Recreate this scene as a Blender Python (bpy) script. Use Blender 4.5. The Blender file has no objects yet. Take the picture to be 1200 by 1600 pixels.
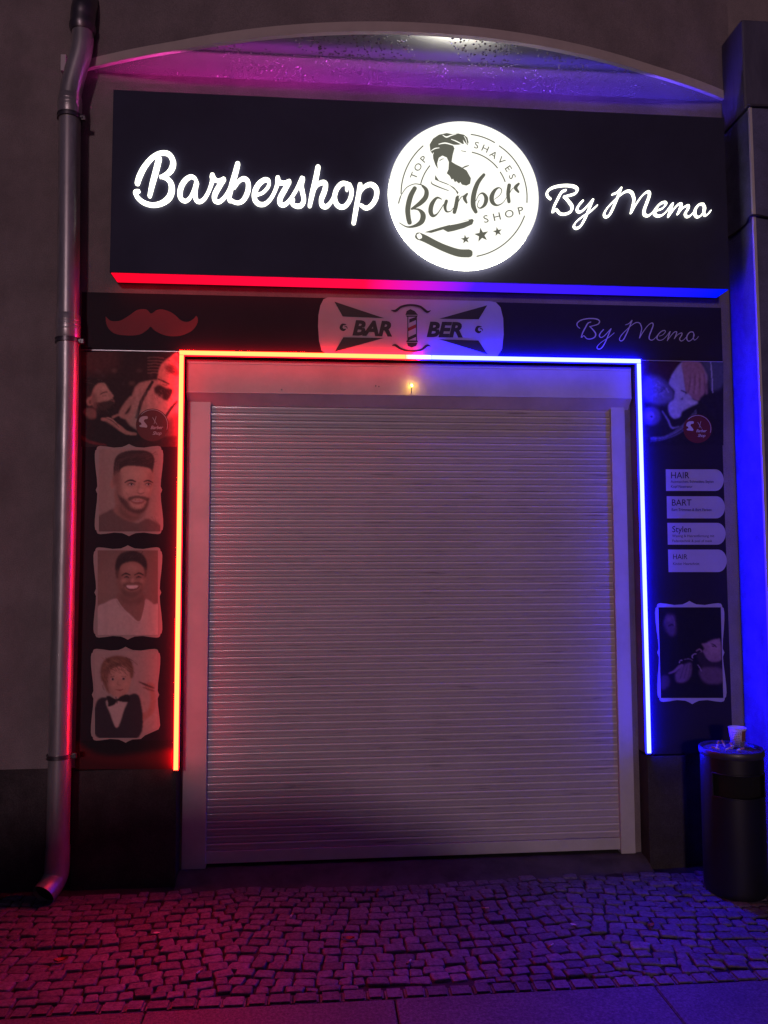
import bpy, bmesh, math, random
import numpy as np
from mathutils import Vector, Matrix
random.seed(7); rng = np.random.RandomState(11)
S = bpy.context.scene
PI = math.pi

# ------------------------------------------------------------------ camera
F = 1210.0
_X = np.array([14474., 27, F]); _Z = np.array([-69., -17800, F])
_X /= np.linalg.norm(_X); _Z /= np.linalg.norm(_Z)
_Y = -np.cross(_X, _Z); _Y /= np.linalg.norm(_Y); _X = np.cross(_Y, _Z)
RM = np.stack([_X, _Y, _Z], 1)            # world -> camera (x right, y down, z forward)
CAM = np.array([0.0, -4.095, 1.6])
cd = bpy.data.cameras.new("camera"); cam = bpy.data.objects.new("camera", cd)
S.collection.objects.link(cam); S.camera = cam
cd.sensor_fit = 'VERTICAL'; cd.sensor_height = 24.0; cd.lens = 24.0 * F / 1600.0
cd.clip_start = 0.02; cd.clip_end = 500
mm = Matrix.Identity(4)
for i in range(3):
    mm[i][0] = RM[0][i]; mm[i][1] = -RM[1][i]; mm[i][2] = -RM[2][i]; mm[i][3] = CAM[i]
cam.matrix_world = mm

# ------------------------------------------------------------------ world, street light, exposure
SUN_EL, SUN_AZ = math.radians(10.2), math.radians(-8)       # low light from the front left
w = bpy.data.worlds.new("World"); S.world = w; w.use_nodes = True
nt = w.node_tree; bg = nt.nodes['Background']
sky = nt.nodes.new('ShaderNodeTexSky'); sky.sky_type = 'NISHITA'; sky.sun_disc = False
sky.sun_elevation = SUN_EL; sky.sun_rotation = PI + SUN_AZ
mx = nt.nodes.new('ShaderNodeMix'); mx.data_type = 'RGBA'; mx.blend_type = 'MULTIPLY'; mx.inputs[0].default_value = 1.0
mx.inputs[7].default_value = (0.62, 0.36, 1.0, 1)                # night sky over a town, violet street glow
nt.links.new(sky.outputs[0], mx.inputs[6]); nt.links.new(mx.outputs[2], bg.inputs[0]); bg.inputs[1].default_value = 0.0115
sl = bpy.data.lights.new("street_light", 'SUN'); sl.energy = 0.40; sl.angle = math.radians(4.0)
sl.color = (1.0, 0.69, 0.75)
so = bpy.data.objects.new("street_light", sl); S.collection.objects.link(so)
_d = Vector((math.sin(SUN_AZ) * math.cos(SUN_EL), -math.cos(SUN_AZ) * math.cos(SUN_EL), math.sin(SUN_EL)))
so.rotation_euler = _d.to_track_quat('Z', 'Y').to_euler(); so.location = _d * 30
S.view_settings.view_transform = 'Standard'; S.view_settings.look = 'None'
S.view_settings.exposure = 0.0; S.view_settings.gamma = 1.0

# ------------------------------------------------------------------ helpers
def P(px, py, Y=0.0):
    """point of the plane y=Y (parallel to the facade) measured from the photograph"""
    px = np.asarray(px, float); py = np.asarray(py, float)
    c = np.stack([px - 600, py - 800, np.full(px.shape, F)], -1) @ RM
    t = (Y - CAM[1]) / c[..., 1]
    return CAM + c * t[..., None]
def X_(px, py, Y=0.0): return float(P(px, py, Y)[0])
def Z_(px, py, Y=0.0): return float(P(px, py, Y)[2])

def lin(c):
    c = np.asarray(c, float) / 255.0
    return np.where(c <= 0.04045, c / 12.92, ((c + 0.055) / 1.055) ** 2.4)

def empty(name, loc=(0, 0, 0), parent=None):
    o = bpy.data.objects.new(name, None); S.collection.objects.link(o)
    o.empty_display_size = 0.1
    if parent: o.parent = parent; o.location = Vector(loc) - world_loc(parent)
    else: o.location = loc
    return o
def tag(o, label=None, cat=None, group=None, kind=None):
    if label: o['label'] = label
    if cat: o['category'] = cat
    if group: o['group'] = group
    if kind: o['kind'] = kind
    return o
def link(name, me, parent=None, mat=None, smooth=False):
    o = bpy.data.objects.new(name, me); S.collection.objects.link(o)
    if mat: me.materials.append(mat)
    if parent:
        o.parent = parent
        o.matrix_parent_inverse = Matrix.Translation(-(world_loc(parent)))
    if smooth:
        for p in me.polygons: p.use_smooth = True
    return o
def world_loc(o):
    v = Vector(o.location)
    while o.parent:
        mpi = o.matrix_parent_inverse.translation
        v = v + mpi + Vector(o.parent.location); o = o.parent
    return v

class MB:
    """collects geometry in world coordinates; build() links it as one mesh object"""
    def __init__(s): s.v = []; s.f = []; s.sm = []
    def add(s, vs, fs, smooth=False):
        b = len(s.v); s.v += [tuple(map(float, q)) for q in vs]
        s.f += [tuple(b + i for i in f) for f in fs]; s.sm += [smooth] * len(fs)
    def box(s, x0, x1, y0, y1, z0, z1, bev=0.0):
        if bev > 0:
            bm = bmesh.new(); bmesh.ops.create_cube(bm, size=1)
            for v in bm.verts:
                v.co = Vector(((x0 + x1) / 2 + v.co.x * (x1 - x0), (y0 + y1) / 2 + v.co.y * (y1 - y0), (z0 + z1) / 2 + v.co.z * (z1 - z0)))
            bmesh.ops.bevel(bm, geom=bm.edges[:], offset=bev, segments=2, affect='EDGES', profile=0.6)
            bm.verts.index_update()
            s.add([v.co for v in bm.verts], [[v.index for v in f.verts] for f in bm.faces]); bm.free(); return
        s.add([(x0, y0, z0), (x1, y0, z0), (x1, y1, z0), (x0, y1, z0), (x0, y0, z1), (x1, y0, z1), (x1, y1, z1), (x0, y1, z1)],
              [(0, 3, 2, 1), (4, 5, 6, 7), (0, 1, 5, 4), (1, 2, 6, 5), (2, 3, 7, 6), (3, 0, 4, 7)])
    def tube(s, pts, r, n=20, caps=True):
        pts = [Vector(p) for p in pts]; rs = r if hasattr(r, '__len__') else [r] * len(pts)
        rings = []; up = None
        for i, p in enumerate(pts):
            t = (pts[min(i + 1, len(pts) - 1)] - pts[max(i - 1, 0)]).normalized()
            if up is None: up = t.orthogonal().normalized()
            up = (up - t * up.dot(t)).normalized(); sd = t.cross(up)
            rings.append([p + (up * math.cos(a) + sd * math.sin(a)) * rs[i] for a in np.linspace(0, 2 * PI, n, endpoint=False)])
        vs = [q for rg in rings for q in rg]; fs = []
        for i in range(len(pts) - 1):
            for k in range(n):
                fs.append((i * n + k, i * n + (k + 1) % n, (i + 1) * n + (k + 1) % n, (i + 1) * n + k))
        s.add(vs, fs, True)
        if caps: s.add(rings[0], [tuple(range(n))[::-1]]); s.add(rings[-1], [tuple(range(n))])
    def lathe(s, cx, cy, prof, n=48, a0=0, a1=2 * PI):
        """prof: (r, z)"""
        full = abs(a1 - a0 - 2 * PI) < 1e-6
        ang = np.linspace(a0, a1, n, endpoint=not full); m = len(ang)
        vs = [(cx + r * math.cos(a), cy + r * math.sin(a), z) for r, z in prof for a in ang]
        fs = []
        for i in range(len(prof) - 1):
            for k in range(m if full else m - 1):
                fs.append((i * m + k, i * m + (k + 1) % m, (i + 1) * m + (k + 1) % m, (i + 1) * m + k))
        s.add(vs, fs, True)
    def build(s, name, mat, parent=None, uv=None, normals=True):
        me = bpy.data.meshes.new(name); me.from_pydata(s.v, [], s.f); me.update()
        me.polygons.foreach_set('use_smooth', s.sm)
        if normals:
            bm = bmesh.new(); bm.from_mesh(me); bmesh.ops.recalc_face_normals(bm, faces=bm.faces[:]); bm.to_mesh(me); bm.free()
        return link(name, me, parent, mat)

# flat printed / cut shapes, given in photograph coordinates and laid on the plane y=Y
def catmull(pts, per=8, closed=False):
    pts = [np.array(p, float) for p in pts]; n = len(pts); out = []
    for i in range(n if closed else n - 1):
        g = (lambda k: pts[k % n]) if closed else (lambda k: pts[min(max(k, 0), n - 1)])
        p0, p1, p2, p3 = g(i - 1), g(i), g(i + 1), g(i + 2)
        for t in np.linspace(0, 1, per, endpoint=False):
            out.append(0.5 * (2 * p1 + (p2 - p0) * t + (2 * p0 - 5 * p1 + 4 * p2 - p3) * t * t + (3 * p1 - p0 - 3 * p2 + p3) * t ** 3))
    if not closed: out.append(pts[-1])
    return out
class TF:
    """zoom coordinates -> photograph coordinates"""
    def __init__(s, ox, oy, sc, post=None): s.o = (ox, oy); s.s = sc; s.post = post
    def __call__(s, p):
        q = (s.o[0] + p[0] / s.s, s.o[1] + p[1] / s.s)
        return s.post(q) if s.post else q
_lay = [0]
def lay():
    _lay[0] += 1; return 0.00025 * (_lay[0] % 16)
def plate(mb, pts, Y, th=0.0):
    """polygon facing the street at y=Y, with thickness th towards the wall"""
    q = P([p[0] for p in pts], [p[1] for p in pts], Y)
    n = len(q); vs = list(q); fs = [tuple(range(n))]
    if th > 0:
        vs += [(a[0], Y + th, a[2]) for a in q]
        for i in range(n): fs.append((i, (i + 1) % n, n + (i + 1) % n, n + i))
    mb.add(vs, fs)
def stroke(mb, pts, wd, tf, Y, th=0.0, per=7, slope=0.00003, cap=True):
    """brush stroke through pts with widths wd (same units as pts)"""
    if not hasattr(wd, '__len__'): wd = [wd] * len(pts)
    wd = list(wd) + [wd[-1]] * (len(pts) - len(wd))
    c = catmull([(p[0], p[1], q) for p, q in zip(pts, wd)], per)
    n = len(c); L = []; R = []
    for i in range(n):
        t = c[min(i + 1, n - 1)][:2] - c[max(i - 1, 0)][:2]; t = t / (np.linalg.norm(t) + 1e-9)
        nn = np.array([-t[1], t[0]]); h = max(c[i][2], 1.0) / 2
        L.append(c[i][:2] + nn * h); R.append(c[i][:2] - nn * h)
    if cap:
        for end in (0, 1):
            k = -1 if end else 0
            t = (c[-1][:2] - c[-2][:2]) if end else (c[0][:2] - c[1][:2]); t = t / (np.linalg.norm(t) + 1e-9)
            h = max(c[k][2], 1.0) / 2; nn = np.array([-t[1], t[0]])
            for a in (35, 65):
                a_ = math.radians(a); l = c[k][:2] + t * h * math.sin(a_) + nn * h * math.cos(a_); r = c[k][:2] + t * h * math.sin(a_) - nn * h * math.cos(a_)
                if end: L.append(l); R.append(r)
                else: L.insert(0, r); R.insert(0, l)
    n = len(L); y0 = Y - lay()
    A = [tf(p) for p in L]; B = [tf(p) for p in R]
    vs = []
    for i in range(n):
        y = y0 - slope * i
        vs += [P(A[i][0], A[i][1], y), P(B[i][0], B[i][1], y)]
    fs = [(2 * i, 2 * i + 1, 2 * i + 3, 2 * i + 2) for i in range(n - 1)]
    if th > 0:
        b = len(vs); vs += [(v[0], Y + th, v[2]) for v in vs[:]]
        for i in range(n - 1):
            fs += [(2 * i, 2 * i + 2, b + 2 * i + 2, b + 2 * i), (2 * i + 1, b + 2 * i + 1, b + 2 * i + 3, 2 * i + 3)]
        fs += [(0, b, b + 1, 1), (2 * n - 2, 2 * n - 1, b + 2 * n - 1, b + 2 * n - 2)]
    mb.add(vs, fs)
_dg = None
def glyphs(mb, txt, cx, cy, h, tf, Y, rot=0.0, align='LEFT', shear=0.0, bold=0.0, wide=1.0, slope=0.0, space=1.0):
    """text from the built-in font, (cx,cy)= left/centre of baseline, h= capital height, all in tf units"""
    cu = bpy.data.curves.new('t', 'FONT'); cu.body = txt; cu.align_x = align; cu.shear = shear; cu.offset = bold; cu.resolution_u = 3
    cu.space_character = space
    o = bpy.data.objects.new('t', cu); S.collection.objects.link(o)
    bpy.context.view_layer.update()
    dg = bpy.context.evaluated_depsgraph_get()
    me = bpy.data.meshes.new_from_object(o.evaluated_get(dg))
    sc = h / 0.70; a = math.radians(rot); y0 = Y - lay()
    vs = []
    for v in me.vertices:
        u = v.co.x * sc * wide; q = v.co.y * sc
        x = u * math.cos(a) - q * math.sin(a); y = u * math.sin(a) + q * math.cos(a)
        p = tf((cx + x, cy - y + slope * x)); vs.append(P(p[0], p[1], y0))
    mb.add(vs, [tuple(p.vertices) for p in me.polygons])
    bpy.data.objects.remove(o); bpy.data.curves.remove(cu); bpy.data.meshes.remove(me)

# ------------------------------------------------------------------ materials
def node_mat(name): 
    m = bpy.data.materials.new(name); m.use_nodes = True
    return m, m.node_tree, m.node_tree.nodes['Principled BSDF']
def mat(name, col, rough=0.6, metal=0.0, spec=0.5, var=0.0, vscale=8.0, bump=0.0, bscale=60.0, rvar=0.0, coat=0.0, stretch=None, lo=None, bdist=0.002, grain=0.0, attr=None):
    m, nt, b = node_mat(name); N = nt.nodes.new; L = nt.links.new
    c = lin(col); b.inputs['Base Color'].default_value = (*c, 1); b.inputs['Roughness'].default_value = rough
    b.inputs['Metallic'].default_value = metal; b.inputs['Specular IOR Level'].default_value = spec
    b.inputs['Coat Weight'].default_value = coat; b.inputs['Coat Roughness'].default_value = 0.12
    tc = N('ShaderNodeTexCoord'); mp = N('ShaderNodeMapping'); L(tc.outputs['Object'], mp.inputs[0])
    if stretch: mp.inputs['Scale'].default_value = stretch
    if var > 0:
        n = N('ShaderNodeTexNoise'); n.inputs['Scale'].default_value = vscale; n.inputs['Detail'].default_value = 7; n.inputs['Roughness'].default_value = 0.65
        L(mp.outputs[0], n.inputs['Vector'])
        r = N('ShaderNodeValToRGB'); L(n.outputs[0], r.inputs[0])
        c2 = lin(lo) if lo is not None else c * (1 - var)
        r.color_ramp.elements[0].position = 0.33; r.color_ramp.elements[0].color = (*c2, 1)
        r.color_ramp.elements[1].position = 0.62; r.color_ramp.elements[1].color = (*np.clip(c * (1 + var * 0.25), 0, 1), 1)
        L(r.outputs[0], b.inputs['Base Color'])
        if rvar > 0:
            mr = N('ShaderNodeMapRange'); mr.inputs[3].default_value = rough + rvar; mr.inputs[4].default_value = max(rough - rvar, 0.03)
            L(n.outputs[0], mr.inputs[0]); L(mr.outputs[0], b.inputs['Roughness'])
    if grain > 0 or attr:
        src = b.inputs['Base Color'].links[0].from_socket
        ms = N('ShaderNodeMix'); ms.data_type = 'RGBA'; ms.blend_type = 'MULTIPLY'; ms.inputs[0].default_value = 1
        if grain > 0:                                        # fine speckle and a few run-down stains
            g1 = N('ShaderNodeTexNoise'); g1.inputs['Scale'].default_value = 190; g1.inputs['Detail'].default_value = 3; L(tc.outputs['Object'], g1.inputs['Vector'])
            ml = N('ShaderNodeMapping'); ml.inputs['Scale'].default_value = (2.6, 2.6, 1.7); L(tc.outputs['Object'], ml.inputs[0])
            g2 = N('ShaderNodeTexNoise'); g2.inputs['Scale'].default_value = 1.6; g2.inputs['Detail'].default_value = 8; g2.inputs['Roughness'].default_value = .7; L(ml.outputs[0], g2.inputs['Vector'])
            ad = N('ShaderNodeMath'); ad.operation = 'MULTIPLY'; L(g1.outputs[0], ad.inputs[0]); L(g2.outputs[0], ad.inputs[1])
            r2 = N('ShaderNodeMapRange'); r2.inputs[1].default_value = .14; r2.inputs[2].default_value = .34; r2.inputs[3].default_value = 1 - grain; r2.inputs[4].default_value = 1.0; L(ad.outputs[0], r2.inputs[0])
            L(src, ms.inputs[6]); L(r2.outputs[0], ms.inputs[7])
        else:
            va = N('ShaderNodeVertexColor'); va.layer_name = attr; L(src, ms.inputs[6]); L(va.outputs[0], ms.inputs[7])
        L(ms.outputs[2], b.inputs['Base Color'])
    if bump > 0:
        n2 = N('ShaderNodeTexNoise'); n2.inputs['Scale'].default_value = bscale; n2.inputs['Detail'].default_value = 6
        L(mp.outputs[0], n2.inputs['Vector'])
        bp = N('ShaderNodeBump'); bp.inputs['Strength'].default_value = bump; bp.inputs['Distance'].default_value = bdist
        L(n2.outputs[0], bp.inputs['Height']); L(bp.outputs[0], b.inputs['Normal'])
    return m
def emit(name, col, strength=1.0, side=None):
    m = bpy.data.materials.new(name); m.use_nodes = True; nt = m.node_tree; nt.nodes.clear()
    e = nt.nodes.new('ShaderNodeEmission'); o = nt.nodes.new('ShaderNodeOutputMaterial')
    e.inputs[0].default_value = (*col, 1); e.inputs[1].default_value = strength; nt.links.new(e.outputs[0], o.inputs[0])
    return m
def emit_ramp(name, stops, x0, x1, strength):
    """light strip whose diodes change colour along x"""
    m = bpy.data.materials.new(name); m.use_nodes = True; nt = m.node_tree; nt.nodes.clear(); N = nt.nodes.new; L = nt.links.new
    tc = N('ShaderNodeTexCoord'); sx = N('ShaderNodeSeparateXYZ'); L(tc.outputs['Object'], sx.inputs[0])
    mr = N('ShaderNodeMapRange'); mr.inputs[1].default_value = x0; mr.inputs[2].default_value = x1; L(sx.outputs[0], mr.inputs[0])
    r = N('ShaderNodeValToRGB'); L(mr.outputs[0], r.inputs[0])
    el = r.color_ramp.elements
    el[0].position, el[0].color = stops[0][0], (*stops[0][1], 1); el[1].position, el[1].color = stops[-1][0], (*stops[-1][1], 1)
    for p, c in stops[1:-1]:
        k = el.new(p); k.color = (*c, 1)
    e = N('ShaderNodeEmission'); e.inputs[1].default_value = strength; L(r.outputs[0], e.inputs[0])
    o = N('ShaderNodeOutputMaterial'); L(e.outputs[0], o.inputs[0])
    return m
def print_mat(name, rough=0.55):
    m, nt, b = node_mat(name); a = nt.nodes.new('ShaderNodeVertexColor'); a.layer_name = 'print'
    nt.links.new(a.outputs[0], b.inputs['Base Color']); b.inputs['Roughness'].default_value = rough
    b.inputs['Specular IOR Level'].default_value = 0.15
    return m

M = {}
M['wall'] = mat('plaster', (150, 138, 138), 0.9, var=0.25, vscale=1.6, bump=0.9, bscale=130, spec=0.2, grain=.32, bdist=.004)
M['bay'] = mat('bay_plaster', (146, 134, 136), 0.9, var=0.25, vscale=1.2, bump=0.8, bscale=120, spec=0.2, grain=.32, bdist=.004)
M['fascia'] = mat('bay_edge_paint', (196, 184, 178), 0.8, var=0.12, vscale=5, bump=0.3, bscale=70, spec=0.3)
M['plinth'] = mat('plinth_paint', (80, 72, 74), 0.8, var=0.45, vscale=4, bump=0.8, bscale=90, spec=0.2, grain=.5, bdist=.004)
M['cladding'] = mat('plinth_cladding', (76, 68, 70), 0.7, var=0.4, vscale=3.5, bump=0.35, bscale=70, spec=0.2, grain=.45)
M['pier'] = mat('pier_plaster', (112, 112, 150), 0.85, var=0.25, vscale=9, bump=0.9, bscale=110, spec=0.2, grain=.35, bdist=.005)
M['shutter'] = mat('shutter_paint', (184, 174, 180), 0.40, var=0.3, vscale=1.3, spec=0.5, stretch=(1.0, 1, 2), lo=(176, 166, 172), grain=.10)
_nt = M['shutter'].node_tree; _b = _nt.nodes['Principled BSDF']; _src = _b.inputs['Base Color'].links[0].from_socket   # grimy smears along the slat joints
_tc = _nt.nodes.new('ShaderNodeTexCoord'); _mp = _nt.nodes.new('ShaderNodeMapping'); _mp.inputs['Scale'].default_value = (3.2, 1, 75); _nt.links.new(_tc.outputs['Object'], _mp.inputs[0])
_n = _nt.nodes.new('ShaderNodeTexNoise'); _n.inputs['Scale'].default_value = 1.3; _n.inputs['Detail'].default_value = 5; _nt.links.new(_mp.outputs[0], _n.inputs['Vector'])
_r = _nt.nodes.new('ShaderNodeMapRange'); _r.inputs[1].default_value = .60; _r.inputs[2].default_value = .72; _r.inputs[3].default_value = 1.0; _r.inputs[4].default_value = .55; _nt.links.new(_n.outputs[0], _r.inputs[0])
_m = _nt.nodes.new('ShaderNodeMix'); _m.data_type = 'RGBA'; _m.blend_type = 'MULTIPLY'; _m.inputs[0].default_value = 1; _nt.links.new(_src, _m.inputs[6]); _nt.links.new(_r.outputs[0], _m.inputs[7]); _nt.links.new(_m.outputs[2], _b.inputs['Base Color'])
M['ridge'] = mat('shutter_ridge_highlight', (236, 226, 228), 0.27, spec=0.9, var=.1, vscale=20, coat=1.0)  # paler colour paints in the street light's highlight along the slat ridges
M['rail'] = mat('rail_paint', (205, 200, 200), 0.4, var=0.14, vscale=4, spec=0.5)
M['box'] = mat('shutter_box_paint', (208, 200, 196), 0.45, var=0.2, vscale=3, spec=0.5, bump=0.1, bscale=12)
M['sign'] = mat('sign_panel_black', (50, 50, 76), 0.6, spec=0.22, var=0.2, vscale=2, rvar=0.06)
M['banner'] = mat('banner_print_black', (38, 30, 42), 0.6, spec=0.2, var=0.25, vscale=1.5)
M['vinyl_dark'] = mat('dark_vinyl', (38, 30, 36), 0.45, spec=0.3)
M['vinyl_white'] = mat('white_vinyl', (178, 172, 176), 0.45, spec=0.3, var=0.08, vscale=6)
M['vinyl_red'] = mat('red_vinyl', (134, 24, 42), 0.5, spec=0.3, var=0.08, vscale=6)
M['vinyl_grey'] = mat('grey_vinyl', (200, 195, 200), 0.5, spec=0.3)
M['frame'] = mat('printed_frame_white', (176, 160, 152), 0.45, spec=0.3)
M['profile'] = mat('aluminium_profile', (190, 190, 195), 0.35, metal=0.8)
M['zinc'] = mat('zinc_pipe', (176, 172, 172), 0.34, metal=0.6, var=0.35, vscale=5, rvar=0.12, bump=0.12, bscale=25, stretch=(3, 3, 0.7))
M['zinc_dark'] = mat('zinc_clamp', (110, 106, 110), 0.35, metal=0.8, var=0.2, vscale=20)
M['hole'] = mat('dark_inside', (10, 9, 12), 0.9)
M['duct'] = mat('film_wrapped_duct', (88, 86, 104), 0.28, var=0.25, vscale=6, bump=0.8, bscale=9, spec=0.6, stretch=(2, 2, 0.6), bdist=0.01)
M['cable'] = mat('cable_rubber', (22, 20, 22), 0.5)
M['granite'] = mat('granite_cobble', (116, 105, 114), 0.6, var=0.5, vscale=60, bump=1.0, bscale=190, spec=0.4, rvar=0.15, attr='tone', bdist=.003)
M['slab'] = mat('granite_slab', (108, 98, 104), 0.6, var=0.55, vscale=85, bump=0.9, bscale=200, spec=0.5, rvar=0.15, grain=.4, bdist=.003)
M['sand'] = mat('joint_sand', (52, 46, 44), 0.95, var=0.5, vscale=20, bump=0.9, bscale=90)
M['asphalt'] = mat('asphalt', (70, 66, 66), 0.85, var=0.4, vscale=9, bump=0.9, bscale=110)
M['step'] = mat('concrete_step', (84, 78, 78), 0.8, var=0.45, vscale=7, bump=0.6, bscale=60)
M['bin'] = mat('bin_paint', (22, 22, 36), 0.45, spec=0.5, var=0.3, vscale=5, rvar=0.08)
M['steel'] = mat('bin_rim_steel', (92, 90, 98), 0.45, metal=0.7, var=0.2, vscale=20)
M['ash'] = mat('ash_sand', (120, 116, 112), 0.9, var=0.6, vscale=60, bump=1.0, bscale=120, bdist=0.006)
M['butt'] = mat('cigarette_paper', (215, 205, 195), 0.8)
M['filter'] = mat('cigarette_filter', (190, 130, 80), 0.8)
M['cup'] = mat('cup_paper', (225, 220, 215), 0.5)
M['cup_brown'] = mat('cup_print_brown', (140, 82, 60), 0.5)
M['cup_ink'] = mat('cup_print_grey', (110, 105, 120), 0.5)
M['leaf'] = mat('dry_leaf', (175, 95, 50), 0.7, var=0.3, vscale=40)
M['litter'] = mat('paper_scrap', (210, 200, 190), 0.7)
M['print'] = print_mat('photo_print')
M['side_red'] = emit('red_silicone_side', (1.0, 0.003, 0.016), 40); M['in_red'] = emit('red_shaded_side', (1.0, 0.003, 0.010), 9)
M['side_blue'] = emit('blue_silicone_side', (0.001, 0.0015, 1.0), 210); M['in_blue'] = emit('blue_shaded_side', (0.003, 0.004, 1.0), 15)
M['led_red'] = emit('red_led_diffuser', (1.0, 0.0047, 0.0012), 190)
M['led_blue'] = emit('blue_led_diffuser', (0.0029, 0.0036, 1.0), 310)
M['in_mid'] = M['side_red']
M['led_mid'] = emit_ramp('red_to_blue_led', [(0, (1.0, 0.0095, 0.003)), (0.42, (1, 0.01, 0.03)), (0.6, (0.03, 0.01, 1)), (1, (0.0095, 0.0125, 1.0))], 0.46, 0.60, 108)
M['white'] = emit('white_letter_acrylic', (1.0, 0.99, 0.84), 3.1)
M['halo'] = emit('white_letter_side', (1.0, 0.98, 0.86), 4.5)
M['disc'] = emit('white_emblem_acrylic', (1.0, 0.99, 0.90), 1.18)
M['discedge'] = emit('white_emblem_edge', (1.0, 1.0, 0.82), 9.0)
M['film'] = emit('grey_film_on_lightbox', (0.125, 0.125, 0.100), 1.0)
M['lamp'] = emit('warm_pilot_lamp', (1.0, 0.56, 0.05), 170)
M['side_mid'] = emit_ramp('red_to_blue_side', [(0, (1.0, 0.003, 0.004)), (0.42, (1, 0.003, 0.03)), (0.6, (0.03, 0.003, 1)), (1, (0.003, 0.004, 1.0))], 0.46, 0.60, 100)
M['in_mid'] = emit_ramp('red_to_blue_shaded_side', [(0, (1.0, 0.003, 0.004)), (0.42, (1, 0.003, 0.03)), (0.6, (0.03, 0.003, 1)), (1, (0.003, 0.004, 1.0))], 0.46, 0.60, 9)
M['under'] = emit_ramp('sign_underside_led', [(0, (1.0, 0.002, 0.02)), (0.40, (0.95, 0.003, 0.05)), (0.5, (0.55, 0.006, 0.6)), (0.58, (0.06, 0.01, 0.9)), (1, (0.0, 0.006, 1.0))], -1.07, 2.2, 1.25)
M['over'] = emit_ramp('sign_top_led', [(0, (0.75, 0.03, 0.30)), (0.25, (0.75, 0.05, 0.55)), (0.5, (0.42, 0.06, 0.85)), (0.7, (0.18, 0.06, 1.0)), (1, (0.08, 0.06, 1.0))], -1.07, 2.2, 95.0)

# ================================================================== SETTING: ground
g = MB(); g.add([(-60, -60, -0.06), (60, -60, -0.06), (60, 30, -0.06), (-60, 30, -0.06)], [(0, 1, 2, 3)])
tag(g.build('ground', M['asphalt']), kind='structure')
XL, XR = -3.4, 4.6
g = MB(); nx, ny = 120, 24          # earth bed between the stones, slightly uneven
vs = []; fs = []
for j in range(ny + 1):
    for i in range(nx + 1):
        vs.append((XL + (XR - XL) * i / nx, 0.0 - 1.15 * j / ny, -0.014 + 0.005 * rng.rand()))
for j in range(ny):
    for i in range(nx): a = j * (nx + 1) + i; fs.append((a, a + 1, a + nx + 2, a + nx + 1))
g.add(vs, fs, True); tag(g.build('joint_bed', M['sand']), kind='structure')

def arc_y(x):                         # stones are laid in flat segmental arcs
    ph = ((x + 0.35) / 1.55) % 1.0
    return 0.09 * (4 * ph * (1 - ph)) - 0.02 * math.sin(x * 2.1)
cb = MB(); tones = []; yrow = 0.16; k = 0
while yrow > -1.30:
    h = random.uniform(0.054, 0.068); x = XL + random.uniform(-.05, 0)
    off = random.uniform(-.005, .005)
    while x < XR:
        wd = random.uniform(0.052, 0.092)
        cx = x + wd / 2; cy = yrow - h / 2 - arc_y(cx) + 0.03 + off + random.uniform(-.008, .008)
        h0 = h
        if cy - h / 2 < -1.0535 and cy + h / 2 > -1.028: tp_ = cy + h / 2; h = tp_ + 1.053; cy = tp_ - h / 2
        if cy + h / 2 < -0.045 + 0.0 and cy - h / 2 > -1.0535:
            sl_ = (arc_y(cx + .02) - arc_y(cx - .02)) / .04
            ang = -math.atan(sl_) * 0.9 + random.uniform(-.09, .09)
            hw = wd / 2 - random.uniform(0.0008, 0.0035); hh = h / 2 - random.uniform(0.0008, 0.0035)
            top = random.uniform(-.003, .004); tx, ty = random.uniform(-.03, .03), random.uniform(-.03, .03)
            if cy > -0.16: top -= 0.006 * (1 - (-cy - .05) / .11)
            cr = random.uniform(.22, .40) * min(hw, hh)
            ring = []
            for (sx, sy) in ((1, 1), (-1, 1), (-1, -1), (1, -1)):
                jx, jy = random.uniform(-.005, .004), random.uniform(-.005, .004)
                for q in ((0, 1), (.7, .7), (1, 0)) if sx * sy < 0 else ((1, 0), (.7, .7), (0, 1)):
                    ring.append((sx * (hw + jx - cr + cr * q[0]), sy * (hh + jy - cr + cr * q[1])))
            ca, sa = math.cos(ang), math.sin(ang)
            def tr(u, v, z): return (cx + u * ca - v * sa, cy + u * sa + v * ca, z + tx * u + ty * v)
            n = len(ring)
            V = [tr(u, v, -0.035) for u, v in ring] + [tr(u, v, top - 0.006) for u, v in ring] + \
                [tr(u * .93, v * .93, top - 0.0018) for u, v in ring] + [tr(u * .72, v * .72, top + random.uniform(-.0008, .0008)) for u, v in ring] + [tr(0, 0, top + 0.001)]
            Fc = []
            for r in range(3):
                for i in range(n): Fc.append((r * n + i, r * n + (i + 1) % n, (r + 1) * n + (i + 1) % n, (r + 1) * n + i))
            for i in range(n): Fc.append((3 * n + i, 3 * n + (i + 1) % n, 4 * n))
            cb.add(V, Fc, False); tones += [random.choice((.72, .8, .88, .94, 1.0, 1.0, 1.08, 1.2)) * random.uniform(.9, 1.1)] * len(V)
        x += wd; h = h0
    yrow -= h; k += 1
x = XL
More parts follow.
